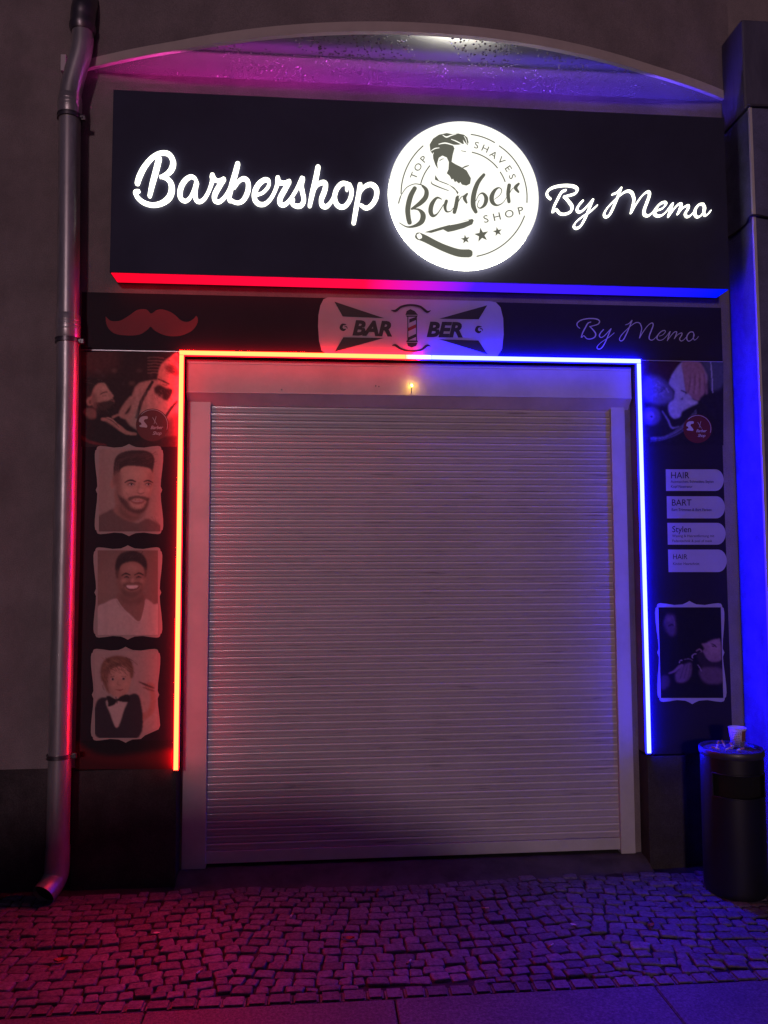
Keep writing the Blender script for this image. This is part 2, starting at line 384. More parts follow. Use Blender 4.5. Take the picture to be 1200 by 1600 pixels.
while x < XR:
    wd = random.uniform(.066, .098); a_, b_ = x + .002, x + wd - .002; x += wd
    y1_, y0_ = -1.055 + random.uniform(-.006, .002), -1.128 + random.uniform(-.002, .003); t_ = random.uniform(-.002, .003)
    n0 = len(cb.v); bm = bmesh.new(); bmesh.ops.create_cube(bm, size=1)
    for v in bm.verts: v.co = Vector(((a_ + b_) / 2 + v.co.x * (b_ - a_) + random.uniform(-.002, .002), (y0_ + y1_) / 2 + v.co.y * (y1_ - y0_), -.035 + (v.co.z + .5) * (.037 + t_)))
    bmesh.ops.bevel(bm, geom=bm.edges[:], offset=.008, segments=2, affect='EDGES'); bm.verts.index_update()
    cb.add([v.co for v in bm.verts], [[v.index for v in f.verts] for f in bm.faces]); bm.free(); tones += [random.uniform(.6, 1.25)] * (len(cb.v) - n0)
cbo = cb.build('cobblestone_paving', M['granite']); tag(cbo, kind='structure')
_at = cbo.data.color_attributes.new('tone', 'FLOAT_COLOR', 'POINT')
_at.data.foreach_set('color', np.repeat(np.array(tones)[:, None], 4, 1).astype(np.float32).reshape(-1))

sb = MB(); xj = [-4.4, -3.3, -2.25, -1.2, 0.02 - 0.55, 0.36, 1.28, 2.15, 3.1, 4.1, 5.2]
xj = [-4.6, -3.6, -2.6, -1.62, -0.62, 0.28, 1.27, 2.27, 3.27, 4.27, 5.3]
for a, b in zip(xj[:-1], xj[1:]):
    dz = random.uniform(-.002, .002)
    bm = bmesh.new(); bmesh.ops.create_cube(bm, size=1)
    for v in bm.verts:
        sk = 0.10 * (v.co.y + .5)
        v.co = Vector(((a + b) / 2 + v.co.x * (b - a - .006) - sk * 0.0, -1.135 - 0.45 + v.co.y * 0.9, -.05 + (v.co.z + .5) * (.052 + dz)))
    bmesh.ops.bevel(bm, geom=bm.edges[:], offset=.004, segments=2, affect='EDGES'); bm.verts.index_update()
    sb.add([v.co for v in bm.verts], [[v.index for v in f.verts] for f in bm.faces]); bm.free()
for a, b in zip(xj[:-1], xj[1:]):
    sb.box(a - .45, b - .456, -2.95, -2.05, -.05, 0.001, .004)
tag(sb.build('pavement', M['slab']), kind='structure')

# smooth concrete apron and the doorstep in front of the shutter
OX0, OX1, OZ = -0.7180, 1.7480, 2.7095                    # opening in the wall
ap = MB(); nx = 60; vs = []; fs = []
prof = [(0.40, 0.036), (0.10, 0.034), (0.02, 0.030), (-0.03, 0.012), (-0.06, 0.0), (-0.10, -0.006), (-0.14, -0.012)]
for i in range(nx + 1):
    x = OX0 + 0.003 + (OX1 - OX0 - .006) * i / nx
    for (y, z) in prof:
        yy = y
        if y < 0: yy = y * (1 + .35 * math.sin(x * 3.1) + .2 * math.sin(x * 11)); 
        vs.append((x, yy, z + 0.0012 * rng.randn()))
m_ = len(prof)
for i in range(nx):
    for j in range(m_ - 1): fs.append((i * m_ + j, (i + 1) * m_ + j, (i + 1) * m_ + j + 1, i * m_ + j + 1))
ap.add(vs, fs, True); tag(ap.build('doorstep', M['step']), kind='structure')

# ================================================================== BUILDING
bld = empty('building', (0.5, 0.2, 0)); tag(bld, 'plaster shop front facade with a bowed bay overhang and a closed white roller shutter', 'building')
W0, W1 = -7.0, 2.30; ZB = 4.24
ZP = 0.585                                               # top of the plinth
wm = MB()
wm.box(W0, OX0, 0.0, 0.40, ZP, 9.0)                      # left of opening
wm.box(OX1, 8.0, 0.0, 0.40, ZP, 9.0)                     # right of opening
wm.box(OX0, OX1, 0.0, 0.40, OZ, 9.0)                     # above opening
wm.build('wall', M['wall'], bld)
pm = MB(); pm.box(W0, X_(105, 1300, .012), .012, .40, -.05, ZP); pm.build('plinth', M['plinth'], bld)
pm = MB(); pm.box(X_(112, 1300), OX0, -.012, .40, -.05, ZP - .012, .003); pm.build('plinth_panel', M['cladding'], bld)
pm = MB(); pm.box(OX1, X_(1072, 1250), -.012, .40, -.05, ZP - .012, .003); pm.build('plinth_panel', M['cladding'], bld)
pm = MB(); pm.box(X_(1072, 1250) + .002, 2.30, .012, .40, -.05, ZP); pm.build('plinth', M['plinth'], bld)

# bowed bay: soffit, edge band and curved wall above
bay0, bay1, sag = -1.30, 2.36, 0.400
bc = (bay0 + bay1) / 2; hc = (bay1 - bay0) / 2; RR = (hc * hc + sag * sag) / (2 * sag); cyb = -sag + RR
angs = np.linspace(-math.asin(hc / RR), math.asin(hc / RR), 97)
front = [(bc + RR * math.sin(a), cyb - RR * math.cos(a)) for a in angs]
inner = [(bc + (RR - .02) * math.sin(a), cyb - (RR - .02) * math.cos(a)) for a in angs]
bay = empty('bay', (bc, 0, ZB), bld)
def sof(y): return ZB + 0.19 * max(0.0, -y - .20) ** 2 / (max(0.0, -y - .20) + .03)     # the soffit curls up a little at the edge
sm = MB(); ny = 30; vs = []; fs = []
for i, (x, y) in enumerate(inner):
    for j in range(ny + 1):
        t = j / ny; yy = (y if y < 0 else -0.0005) * t + (0.0005) * (1 - t)
        vs.append((x, yy, sof(yy)))
for i in range(len(inner) - 1):
    for j in range(ny): a = i * (ny + 1) + j; fs.append((a, a + 1, a + ny + 2, a + ny + 1))
sm.add(vs, fs, True)
m, nt, b = node_mat('glossy_soffit_paint'); N = nt.nodes.new; L = nt.links.new
b.inputs['Base Color'].default_value = (*lin((176, 172, 176)), 1); b.inputs['Roughness'].default_value = 0.20; b.inputs['Metallic'].default_value = 0.7
b.inputs['Coat Weight'].default_value = 0.8; b.inputs['Coat Roughness'].default_value = 0.14
tc = N('ShaderNodeTexCoord'); vo = N('ShaderNodeTexVoronoi'); vo.inputs['Scale'].default_value = 55; L(tc.outputs['Object'], vo.inputs['Vector'])
mr = N('ShaderNodeMapRange'); mr.inputs[1].default_value = 0.0; mr.inputs[2].default_value = 0.32; mr.inputs[3].default_value = 1; mr.inputs[4].default_value = 0; L(vo.outputs['Distance'], mr.inputs[0])
nz = N('ShaderNodeTexNoise'); nz.inputs['Scale'].default_value = 3.0; L(tc.outputs['Object'], nz.inputs['Vector'])
gt = N('ShaderNodeMapRange'); gt.inputs[1].default_value = 0.44; gt.inputs[2].default_value = 0.52; L(nz.outputs[0], gt.inputs[0])
mu = N('ShaderNodeMath'); mu.operation = 'MULTIPLY'; L(mr.outputs[0], mu.inputs[0]); L(gt.outputs[0], mu.inputs[1])
bp = N('ShaderNodeBump'); bp.inputs['Strength'].default_value = 1.0; bp.inputs['Distance'].default_value = 0.012; L(mu.outputs[0], bp.inputs['Height'])
L(bp.outputs[0], b.inputs['Coat Normal']); L(bp.outputs[0], b.inputs['Normal'])
M['soffit'] = m
sm.build('soffit', M['soffit'], bay)
fm = MB(); vs = []; fs = []
n_ = len(front)
for (x, y) in front: vs.append((x, y, sof(y) - .001))
for (x, y) in front: vs.append((x, y, sof(y) + .050))
for (x, y) in inner: vs.append((x, y, sof(y) - .001))
for (x, y) in inner: vs.append((x, y, sof(y) + .0))
for (x, y) in inner: vs.append((x, y, sof(y) + .050))
for i in range(n_ - 1):
    fs += [(i, i + 1, n_ + i + 1, n_ + i), (2 * n_ + i, 2 * n_ + i + 1, i + 1, i), (2 * n_ + i, 3 * n_ + i, 3 * n_ + i + 1, 2 * n_ + i + 1), (n_ + i, n_ + i + 1, 4 * n_ + i + 1, 4 * n_ + i)]
fm.add(vs, fs, False); fm.build('drip_edge', M['fascia'], bay)
fm = MB(); vs = [(x, y + .004, sof(y) + .0505) for x, y in front] + [(x, y + .004, 9.0) for x, y in front]
fm.add(vs, [(i, i + 1, n_ + i + 1, n_ + i) for i in range(n_ - 1)], True); fm.build('bay_wall', M['bay'], bay)

# right-hand pier
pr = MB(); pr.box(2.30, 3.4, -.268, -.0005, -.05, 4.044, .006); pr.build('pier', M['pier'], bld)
dc = MB(); dc.box(2.2965, 2.312, -.2715, -.256, .01, 4.043, .002); dc.build('corner_bead', M['rail'], bld)
dc = MB(); dc.box(2.292, 3.4, -.235, -0.002, 4.055, 4.565, .012)
o = dc.build('duct_cover', M['duct'], bld); tag(o, 'film wrapped metal cover high on the pier')
dc = MB(); dc.box(2.290, 3.4, -.285, -0.002, 4.045, 4.056, .002); dc.build('cover_flange', M['steel'], bld)

# roller shutter
sh = empty('roller_shutter', (0.5, .12, 0.05), bld)
SY = 0.118
c = MB(); z = 0.115; zt = 2.50; pitch = 0.0385
prof = []
random.seed(3)
while z < zt:
    t = random.uniform(-.0011, .0011); d = 0.0042
    prof += [(SY + .001, z), (SY - .0052 + t, z + .0012), (SY - .0060 + t, z + .003), (SY - .0056 + t, z + .014), (SY - .0046 + t, z + .0165), (SY - .0056 + t, z + .019), (SY - .0058 + t, z + .0285), (SY - .0062 + t, z + .0305), (SY - .0058 + t, z + .0325), (SY - .0045 + t, z + .0345), (SY - .002 + t, z + .0358), (SY + .001, z + .0365)]
    z += pitch
xs = np.linspace(-.625, 1.655, 9)
vs = [(x, y + 0.0004 * math.sin(x * 3 + zz * 5), zz) for y, zz in prof for x in xs]; nX = len(xs)
fs = [(i * nX + k, i * nX + k + 1, (i + 1) * nX + k + 1, (i + 1) * nX + k) for i in range(len(prof) - 1) for k in range(nX - 1)]
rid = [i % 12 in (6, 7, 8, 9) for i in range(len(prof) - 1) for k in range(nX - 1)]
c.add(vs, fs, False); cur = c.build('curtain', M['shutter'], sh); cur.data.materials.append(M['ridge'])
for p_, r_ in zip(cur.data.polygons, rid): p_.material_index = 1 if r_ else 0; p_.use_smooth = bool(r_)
c = MB(); c.box(-.60, 1.64, SY - .014, SY + .008, 0.052, 0.114, .003); c.build('bottom_bar', M['rail'], sh)
def rail(x0, x1):
    c = MB(); c.box(x0, x1, .088, .14, .034, 2.50, .003); c.build('guide_rail', M['rail'], sh)
XRL0, XRL1 = OX0 + .012, X_(325, 1000, .088); XRR0, XRR1 = X_(963, 1000, .088), X_(985, 1000, .088)
rail(XRL0, XRL1); rail(XRR0, XRR1)
for xa, xb in ((OX0, XRL0 - .002), (XRR1 + .002, OX1)):
    c = MB(); c.box(xa, xb, .10, .16, .034, 2.6); c.build('jamb_filler', M['wall'], sh)
zb1 = Z_(640, 618, .045); zb0 = Z_(640, 638, .105); ztp = OZ - .012
c = MB(); bx0, bx1 = OX0 + .012, OX1 - .012
pf = [(.045, ztp), (.045, zb1), (.105, zb0), (.30, zb0), (.30, ztp)]
vs = [(bx0, y, z) for y, z in pf] + [(bx1, y, z) for y, z in pf]
c.add(vs, [(0, 1, 2, 3, 4), (9, 8, 7, 6, 5)] + [(i, (i + 1) % 5, 5 + (i + 1) % 5, 5 + i) for i in range(5)])
c.build('shutter_box', M['box'], sh)
c = MB(); c.box(bx0, bx1, .041, .0445, ztp - .022, ztp - .002); c.box(bx0, bx1, .040, .0445, zb1 - .001, zb1 + .004); c.build('box_trim', M['rail'], sh)
c = MB(); c.box(OX0, OX1, .30, .34, -.05, OZ); c.build('back_panel', M['hole'], sh)
for px_, py_ in ((440, 609), (587, 603), (592, 604)):
    q = P(px_, py_, .044); c = MB(); c.tube([(q[0], .0448, q[2]), (q[0], .0405, q[2])], .004, 10); c.build('screw', M['zinc_dark'], sh)

# ================================================================== SHOP SIGN
SYF = -0.15
sx0, sx1 = X_(174, 300, SYF), X_(1135, 300, SYF); sz1, sz0 = Z_(175, 140, SYF), Z_(640, 438, SYF)
sgn = empty('shop_sign', ((sx0 + sx1) / 2, 0, sz0)); tag(sgn, 'long black illuminated sign reading Barbershop By Memo with a round white emblem', 'shop sign')
c = MB(); ztr = sz1 - .125
pf_ = [(SYF, sz0), (SYF, sz1), (SYF + .006, sz1), (SYF + .006, ztr), (-.060, ztr), (-.060, sz1 - .002), (-.004, sz1 - .002), (-.004, sz0)]
c.add([(sx0 + .004, y, z) for y, z in pf_] + [(sx1 - .004, y, z) for y, z in pf_], [(0, 1, 2, 3, 4, 5, 6, 7), (15, 14, 13, 12, 11, 10, 9, 8)] + [(i, (i + 1) % 8, 8 + (i + 1) % 8, 8 + i) for i in range(8)])
for xa, xb in ((sx0, sx0 + .0038), (sx1 - .0038, sx1)): c.box(xa, xb, SYF - .0005, -.003, sz0 - .0005, sz1 + .0005)
c.build('sign_box', M['sign'], sgn)
c = MB(); c.box(sx0 + .006, sx1 - .006, SYF + .006, -.02, sz0 - .004, sz0 + .001); c.build('underside_light', M['under'], sgn)
c = MB(); c.box(sx0 + .02, sx1 - .02, -.112, -.098, ztr + .001, ztr + .010); c.build('top_light', M['over'], sgn)

LY = SYF - .014; LT = .012
t1 = TF(190, 210, 5.714); t2 = TF(390, 240, 5.4545); t7 = TF(840, 270, 8.0); t8 = TF(970, 280, 8.0)
def barbershop(mb, Y, th):
    k = dict(Y=Y, th=th)
    def stroke(mb, p, w_, t, **k): globals()['stroke'](mb, p, [q * .79 for q in w_], t, **k)
    stroke(mb, [(138, 432), (160, 365), (205, 280), (275, 200), (350, 162), (420, 172), (457, 235), (447, 300), (405, 348), (345, 376)], [52, 58, 52, 44, 44, 50, 58, 58, 46, 26], t1, **k)
    stroke(mb, [(345, 372), (405, 392), (440, 435), (445, 500), (420, 562), (360, 608), (280, 626), (200, 606), (142, 560), (122, 512), (150, 502)], [26, 42, 58, 62, 62, 52, 46, 46, 46, 46, 34], t1, **k)
    stroke(mb, [(332, 212), (305, 320), (272, 440), (248, 545)], [58, 60, 54, 40], t1, **k)
    stroke(mb, [(672, 432), (650, 385), (610, 374), (560, 412), (525, 480), (522, 555), (562, 590), (605, 565), (640, 500), (665, 430)], [40, 36, 40, 48, 52, 50, 36, 28, 30, 40], t1, **k)
    stroke(mb, [(668, 430), (655, 500), (660, 570), (692, 596), (735, 572), (775, 505), (802, 430), (815, 375)], [46, 48, 48, 38, 34, 32, 38, 52], t1, **k)
    stroke(mb, [(810, 360), (815, 388), (858, 408), (912, 396)], [50, 60, 34, 44], t1, **k)
    stroke(mb, [(910, 396), (872, 455), (832, 530), (830, 580), (868, 597), (915, 560), (955, 500), (985, 430)], [48, 52, 52, 48, 38, 34, 34, 36], t1, **k)
    stroke(mb, [(1036, 258), (1012, 350), (982, 450), (958, 555), (968, 585)], [50, 56, 54, 48, 44], t1, **k)
    stroke(mb, [(968, 580), (1030, 606), (1085, 582), (1125, 505), (1128, 425), (1095, 390), (1050, 408), (1005, 470)], [38, 34, 42, 50, 50, 42, 32, 26], t1, **k)
    stroke(mb, [(60, 348), (115, 325), (158, 275), (163, 228), (128, 218), (80, 252), (45, 315), (42, 380), (75, 422), (125, 425), (170, 390), (205, 335), (232, 265), (242, 210)], [22, 24, 28, 34, 40, 46, 50, 50, 42, 34, 30, 30, 36, 46], t2, **k)
    stroke(mb, [(240, 202), (245, 235), (290, 245), (338, 232)], [44, 52, 34, 40], t2, **k)
    stroke(mb, [(336, 236), (300, 300), (262, 370), (258, 415), (290, 432), (335, 400), (385, 325), (420, 260), (446, 205)], [44, 48, 50, 48, 38, 32, 30, 34, 40], t2, **k)
    stroke(mb, [(452, 210), (440, 265), (452, 330), (462, 390), (440, 435), (400, 442), (362, 420), (375, 390)], [48, 50, 46, 44, 42, 38, 32, 26], t2, **k)
    stroke(mb, [(583, 112), (562, 220), (535, 330), (512, 438)], [50, 54, 50, 40], t2, **k)
    stroke(mb, [(530, 345), (570, 268), (622, 240), (648, 258), (638, 315), (612, 385), (618, 432), (652, 446), (690, 412), (715, 365)], [26, 32, 40, 48, 50, 48, 46, 38, 30, 28], t2, **k)
    stroke(mb, [(850, 262), (790, 250), (742, 300), (725, 375), (752, 438), (805, 448), (852, 395), (870, 320), (850, 262)], [40, 42, 46, 48, 44, 42, 42, 44, 42], t2, **k)
    stroke(mb, [(845, 262), (826, 285), (830, 308)], [24, 26, 24], t2, **k)
    stroke(mb, [(942, 262), (930, 345), (908, 465), (888, 585)], [46, 50, 50, 44], t2, **k)
    stroke(mb, [(925, 350), (975, 282), (1035, 258), (1080, 295), (1080, 365), (1045, 430), (995, 460), (950, 435)], [28, 34, 42, 48, 50, 44, 36, 28], t2, **k)
def bymemo(mb, Y, th, post=None, sw=1.0):
    a = TF(840, 270, 8.0, post); b = TF(970, 280, 8.0, post)
    def s_(p, w_, t): stroke(mb, p, [q * sw for q in w_], t, Y=Y, th=th)
    s_([(168, 322), (128, 285), (125, 232), (185, 182), (285, 156), (390, 152), (470, 168), (502, 205), (475, 250), (400, 276), (335, 292)], [22, 26, 32, 32, 32, 34, 36, 34, 30, 26, 22], a)
    s_([(335, 290), (388, 345), (435, 415), (420, 475), (355, 508), (290, 505), (255, 470), (232, 452), (205, 480)], [26, 34, 40, 34, 28, 26, 26, 24, 22], a)
    s_([(355, 212), (305, 235), (262, 310), (215, 405), (192, 480)], [26, 36, 38, 34, 26], a)
    s_([(568, 345), (520, 400), (498, 452), (525, 484), (575, 460), (640, 392), (692, 335)], [30, 34, 34, 28, 24, 26, 34], a)
    s_([(694, 332), (650, 440), (600, 560), (545, 655), (490, 688), (458, 660), (485, 610), (560, 545), (660, 480), (748, 402)], [34, 34, 34, 32, 28, 24, 20, 18, 20, 18], a)
    s_([(938, 262), (995, 240), (1048, 185)], [16, 22, 30], a)
    s_([(1048, 185), (1005, 300), (955, 420), (905, 518), (860, 544), (838, 510), (872, 440), (960, 345), (1060, 255), (1130, 220), (1185, 240), (1212, 310)], [32, 32, 34, 32, 28, 26, 24, 22, 22, 26, 28, 28], a)
    s_([(150, 175), (172, 240), (155, 330), (135, 412)], [26, 28, 30, 26], b)
    s_([(135, 412), (200, 300), (280, 192), (345, 148), (366, 185), (335, 280), (302, 372), (302, 430), (345, 450), (392, 420), (432, 372)], [24, 22, 22, 26, 32, 36, 36, 32, 26, 20, 18], b)
    s_([(470, 380), (530, 355), (572, 305), (555, 280), (500, 300), (445, 362), (430, 420), (468, 452), (530, 438), (590, 380), (648, 302)], [16, 18, 22, 26, 30, 34, 34, 26, 20, 18, 24], b)
    s_([(652, 300), (628, 375), (605, 458)], [30, 32, 26], b)
    s_([(605, 458), (660, 380), (720, 312), (762, 305), (750, 362), (722, 425)], [20, 20, 24, 30, 30, 24], b)
    s_([(722, 425), (780, 355), (845, 322), (848, 360), (812, 425), (835, 464), (880, 446), (930, 390)], [18, 20, 26, 30, 30, 26, 20, 18], b)
    s_([(1035, 305), (985, 312), (940, 368), (935, 435), (970, 468), (1025, 432), (1058, 365), (1035, 305)], [26, 30, 32, 30, 24, 22, 24, 26], b)
    s_([(1050, 330), (1045, 400), (1060, 448), (1100, 425), (1130, 386)], [20, 22, 22, 18, 14], b)
c = MB(); barbershop(c, LY, LT); tag(c.build('lettering', M['white'], sgn), 'white lit script letters reading Barbershop')
c = MB(); bymemo(c, LY, LT, sw=.72); tag(c.build('lettering', M['white'], sgn), 'thin white lit script letters reading By Memo')

# round emblem
dcn = P(725, 305, LY - .01); DR = float(P(842, 305, LY - .01)[0] - P(608, 305, LY - .01)[0]) / 2
DY = SYF - .030
em = empty('emblem', (dcn[0], SYF, dcn[2]), sgn)
c = MB(); n = 96
ring = [(dcn[0] + DR * math.cos(a), dcn[2] + DR * math.sin(a)) for a in np.linspace(0, 2 * PI, n, endpoint=False)]
c.add([(x, DY, z) for x, z in ring], [tuple(range(n))]); c.build('lit_face', M['disc'], em)
c = MB(); c.add([(x, DY + .0004, z) for x, z in ring] + [(x, SYF - .001, z) for x, z in ring], [(i, (i + 1) % n, n + (i + 1) % n, n + i) for i in range(n)])
c.build('lit_edge', M['discedge'], em)
t4 = TF(590, 170, 4.444); EY = DY - .0006
pc = MB()
def poly4(p, sm=False): plate(pc, [t4(q) for q in (catmull(p, 4, True) if sm else p)], EY - lay() * .5)
poly4([(366, 292), (361, 248), (385, 207), (425, 180), (480, 168), (520, 176), (560, 171), (600, 180), (624, 200), (632, 232), (625, 254), (612, 240), (592, 214), (600, 243), (560, 250), (522, 250), (534, 275), (522, 318), (514, 368), (540, 384), (580, 404), (618, 428), (648, 482), (643, 520), (616, 534), (585, 526), (574, 508), (566, 520), (545, 502), (538, 512), (524, 486), (514, 492), (500, 465), (480, 448), (492, 420), (495, 370), (480, 338), (450, 325), (425, 340), (414, 380), (418, 418), (400, 387), (386, 345), (384, 318)])
poly4([(400, 460), (398, 492), (440, 510), (500, 532), (540, 566), (556, 596), (562, 580), (530, 545), (480, 518), (425, 497)])
def s4(p, w_): stroke(pc, p, w_, t4, Y=EY)
s4([(372, 505), (380, 522), (430, 545), (492, 568)], [4, 8, 8, 5])
s4([(586, 412), (608, 402), (632, 394)], [5, 10, 6]); s4([(580, 291), (612, 298)], [4, 6]); s4([(430, 362), (445, 350), (462, 348)], [4, 6, 3])
s4([(553, 604), (558, 612), (566, 603)], [8, 8, 6])
# script word
s4([(258, 552), (228, 610), (210, 690), (213, 750), (222, 790)], [30, 36, 36, 34, 32])
s4([(162, 603), (200, 548), (255, 522), (305, 528)], [5, 6, 6, 8])
s4([(312, 535), (338, 565), (335, 610), (300, 652), (238, 695)], [16, 28, 34, 32, 16])
s4([(240, 696), (285, 700), (315, 735), (306, 782), (262, 812), (205, 820), (152, 792)], [6, 16, 36, 36, 22, 10, 5])
s4([(445, 628), (412, 618), (378, 660), (368, 712), (384, 742), (415, 728), (458, 665)], [6, 16, 30, 32, 24, 9, 6])
s4([(478, 640), (468, 680), (478, 712), (505, 712), (525, 690)], [22, 22, 14, 6, 5])
s4([(553, 618), (545, 670), (533, 718)], [24, 28, 26]); s4([(548, 672), (575, 620), (596, 604)], [6, 6, 6]); s4([(622, 590), (604, 618), (618, 652)], [14, 26, 14])
s4([(738, 458), (695, 515), (668, 595), (664, 670), (682, 715)], [22, 30, 34, 34, 26])
s4([(682, 640), (705, 596), (733, 588), (754, 620), (744, 665), (712, 690), (692, 672), (706, 634)], [5, 6, 16, 28, 24, 10, 5, 5])
s4([(812, 628), (848, 600), (862, 566), (842, 548), (812, 568), (792, 612), (800, 652), (832, 670), (872, 650), (900, 606)], [4, 5, 6, 9, 22, 32, 28, 12, 5, 4])
s4([(914, 530), (906, 590), (912, 645)], [26, 26, 24]); s4([(910, 600), (930, 562), (950, 545)], [5, 5, 4]); s4([(980, 520), (958, 548), (978, 578)], [16, 26, 14])
# razor
poly4([(325, 857), (372, 862), (455, 838), (488, 856), (530, 848), (600, 828), (658, 802), (668, 775), (658, 764), (600, 776), (560, 786), (500, 806), (440, 822)])
s4([(285, 884), (330, 902), (400, 938), (470, 970), (560, 1000), (634, 1004)], [52, 50, 48, 50, 54, 56])
def star(cx, cy, r, rot):
    poly4([(cx + (r if i % 2 == 0 else r * .40) * math.sin(rot + i * PI / 5), cy - (r if i % 2 == 0 else r * .40) * math.cos(rot + i * PI / 5)) for i in range(10)])
star(610, 906, 33, -.15); star(722, 876, 52, -.18); star(833, 853, 34, -.2)
def arc4(a, b, w_=8):
    cx, cy = 597, 602; r1 = math.hypot(a[0] - cx, a[1] - cy); r2 = math.hypot(b[0] - cx, b[1] - cy)
    q1 = math.atan2(a[1] - cy, a[0] - cx); q2 = math.atan2(b[1] - cy, b[0] - cx)
    if q2 < q1 - PI: q2 += 2 * PI
    s4([(cx + (r1 + (r2 - r1) * t) * math.cos(q1 + (q2 - q1) * t), cy + (r1 + (r2 - r1) * t) * math.sin(q1 + (q2 - q1) * t)) for t in np.linspace(0, 1, 9)], w_)
arc4((146, 655), (160, 608)); arc4((163, 588), (315, 258)); arc4((650, 178), (812, 234)); arc4((845, 258), (1037, 650)); arc4((1020, 745), (690, 1024))
arc4((300, 520), (362, 396)); arc4((657, 302), (832, 410)); arc4((852, 440), (885, 505))
for ch, x, y, r in (('T', 252, 464, 68), ('O', 280, 404, 58), ('P', 318, 350, 48), ('S', 687, 252, -12), ('H', 748, 276, -24), ('A', 806, 318, -36), ('V', 860, 358, -46), ('E', 908, 414, -56), ('S', 936, 470, -70),
                    ('S', 752, 764, 12), ('H', 828, 748, 13), ('O', 914, 728, 14), ('P', 992, 706, 14)):
    hh = 46 if y < 600 else 52; a = math.radians(r)
    glyphs(pc, ch, x + hh / 2 * math.sin(a), y + hh / 2 * math.cos(a), hh, t4, EY, rot=r, align='CENTER', bold=.004, wide=1.12)
pc.build('emblem_print', M['film'], em)
pc = MB()
def w4(p, w_): stroke(pc, p, w_, t4, Y=EY - .0050)
w4([(372, 292), (398, 276), (428, 271)], [4, 7, 4]); w4([(425, 246), (470, 238), (525, 252)], [5, 9, 7]); w4([(452, 182), (478, 196), (512, 184), (545, 176)], [4, 9, 7, 3])
w4([(512, 212), (548, 226), (590, 248)], [4, 8, 6]); w4([(600, 190), (612, 210), (622, 244)], [3, 5, 4]); w4([(502, 806), (560, 792), (630, 775)], [4, 10, 6])
w4([(290, 868), (277, 884), (290, 901), (304, 886), (291, 868)], [9, 9, 9, 9, 9]); w4([(280, 878), (300, 892)], [18, 18])
w4([(388, 305), (375, 335), (370, 360)], [4, 8, 5])
pc.build('emblem_highlight', M['disc'], em)

# ================================================================== FASCIA BANNER
BY = -.014
def quad_panel(px0, px1, py0, py1, Y, th=None):
    """rectangle in the wall plane whose corners are read off the photograph"""
    return px0, px1, py0, py1
bx0, bx1 = X_(127, 500, BY), X_(1128, 520, BY); bz1, bz0 = Z_(127, 456, BY), OZ + .045
bz0 = Z_(130, 546, BY)
ban = empty('fascia_banner', ((bx0 + bx1) / 2, 0, bz0)); tag(ban, 'black printed fascia panel with moustache and white badge under the lit sign', 'sign panel')
c = MB(); c.box(bx0, bx1, BY, -.0005, bz0, bz1, .002); c.build('backing', M['banner'], ban)
c = MB(); c.box(bx0, bx1, BY - .001, BY + .004, bz0 - .0035, bz0 - .0005); c.build('edge_trim', M['profile'], ban)
t5 = TF(110, 400, 2.1818); tb = TF(490, 460, 4.0)
c = MB()
mo = catmull([(120, 207), (126, 240), (150, 264), (190, 271), (235, 268), (262, 252), (274, 241), (290, 256), (330, 272), (375, 272), (415, 254), (434, 226), (430, 204), (420, 214), (402, 224), (378, 220), (350, 196), (318, 183), (295, 184), (275, 196), (258, 182), (228, 184), (200, 203), (170, 220), (142, 222), (128, 214)], 4, True)
plate(c, [t5(p) for p in mo], BY - .0012); c.build('moustache_print', M['vinyl_red'], ban)
c = MB(); bymemo(c, BY - .0010, 0, post=lambda q: (900 + (q[0] - 853) * .741, 497 + (q[1] - 288) * .715), sw=.55)
tag(c.build('lettering', M['vinyl_grey'], ban), 'thin pale script letters reading By Memo')
bd = empty('badge', tuple(P(640, 513, BY)), ban); tag(bd, 'white rounded badge reading BAR BER around a barber pole')
c = MB(); q = []
bo = [(30, 130), (28, 200), (34, 290), (50, 350), (85, 378), (110, 386)] + [(1110, 403), (1150, 385), (1178, 340), (1188, 250), (1185, 150), (1168, 80), (1140, 50), (1100, 42)] + [(90, 18), (62, 30), (42, 70)]
plate(c, [tb(p) for p in bo], BY - .0010, 0); c.build('badge_ground', M['vinyl_white'], bd)
c = MB(); BB = BY - .0016
def pb(p): plate(c, [tb(q) for q in p], BB - lay() * .3)
pb([(130, 45), (440, 148), (182, 138)]); pb([(132, 358), (186, 268), (440, 272)]); pb([(1085, 68), (1032, 156), (785, 152)]); pb([(1088, 374), (1030, 288), (785, 280)])
for s_, r_ in ((1, 0),):
    stroke(c, [(485, 98), (512, 102), (550, 76), (605, 66), (665, 76), (708, 108), (732, 100)], [3, 15, 13, 12, 13, 15, 3], tb, Y=BB)
    stroke(c, [(490, 320), (512, 318), (550, 342), (605, 354), (668, 348), (708, 320), (732, 324)], [3, 15, 13, 12, 13, 15, 3], tb, Y=BB)
for cx, cy in ((188, 206), (1034, 220)):
    stroke(c, [(cx + 14, cy - 18), (cx - 8, cy - 16), (cx - 16, cy + 4), (cx - 2, cy + 16), (cx + 10, cy + 12)], [5, 15, 19, 15, 8], tb, Y=BB)
    stroke(c, [(cx + 6, cy - 8), (cx + 18, cy - 4), (cx + 22, cy + 6)], [5, 6, 4], tb, Y=BB)
glyphs(c, 'BAR', 240, 251, 88, tb, BB, shear=.22, bold=.045, wide=1.06, slope=.03, space=.98)
glyphs(c, 'BER', 704, 261, 88, tb, BB, shear=.22, bold=.045, wide=1.06, slope=.015, space=.98)
c.build('badge_print', M['vinyl_dark'], bd)
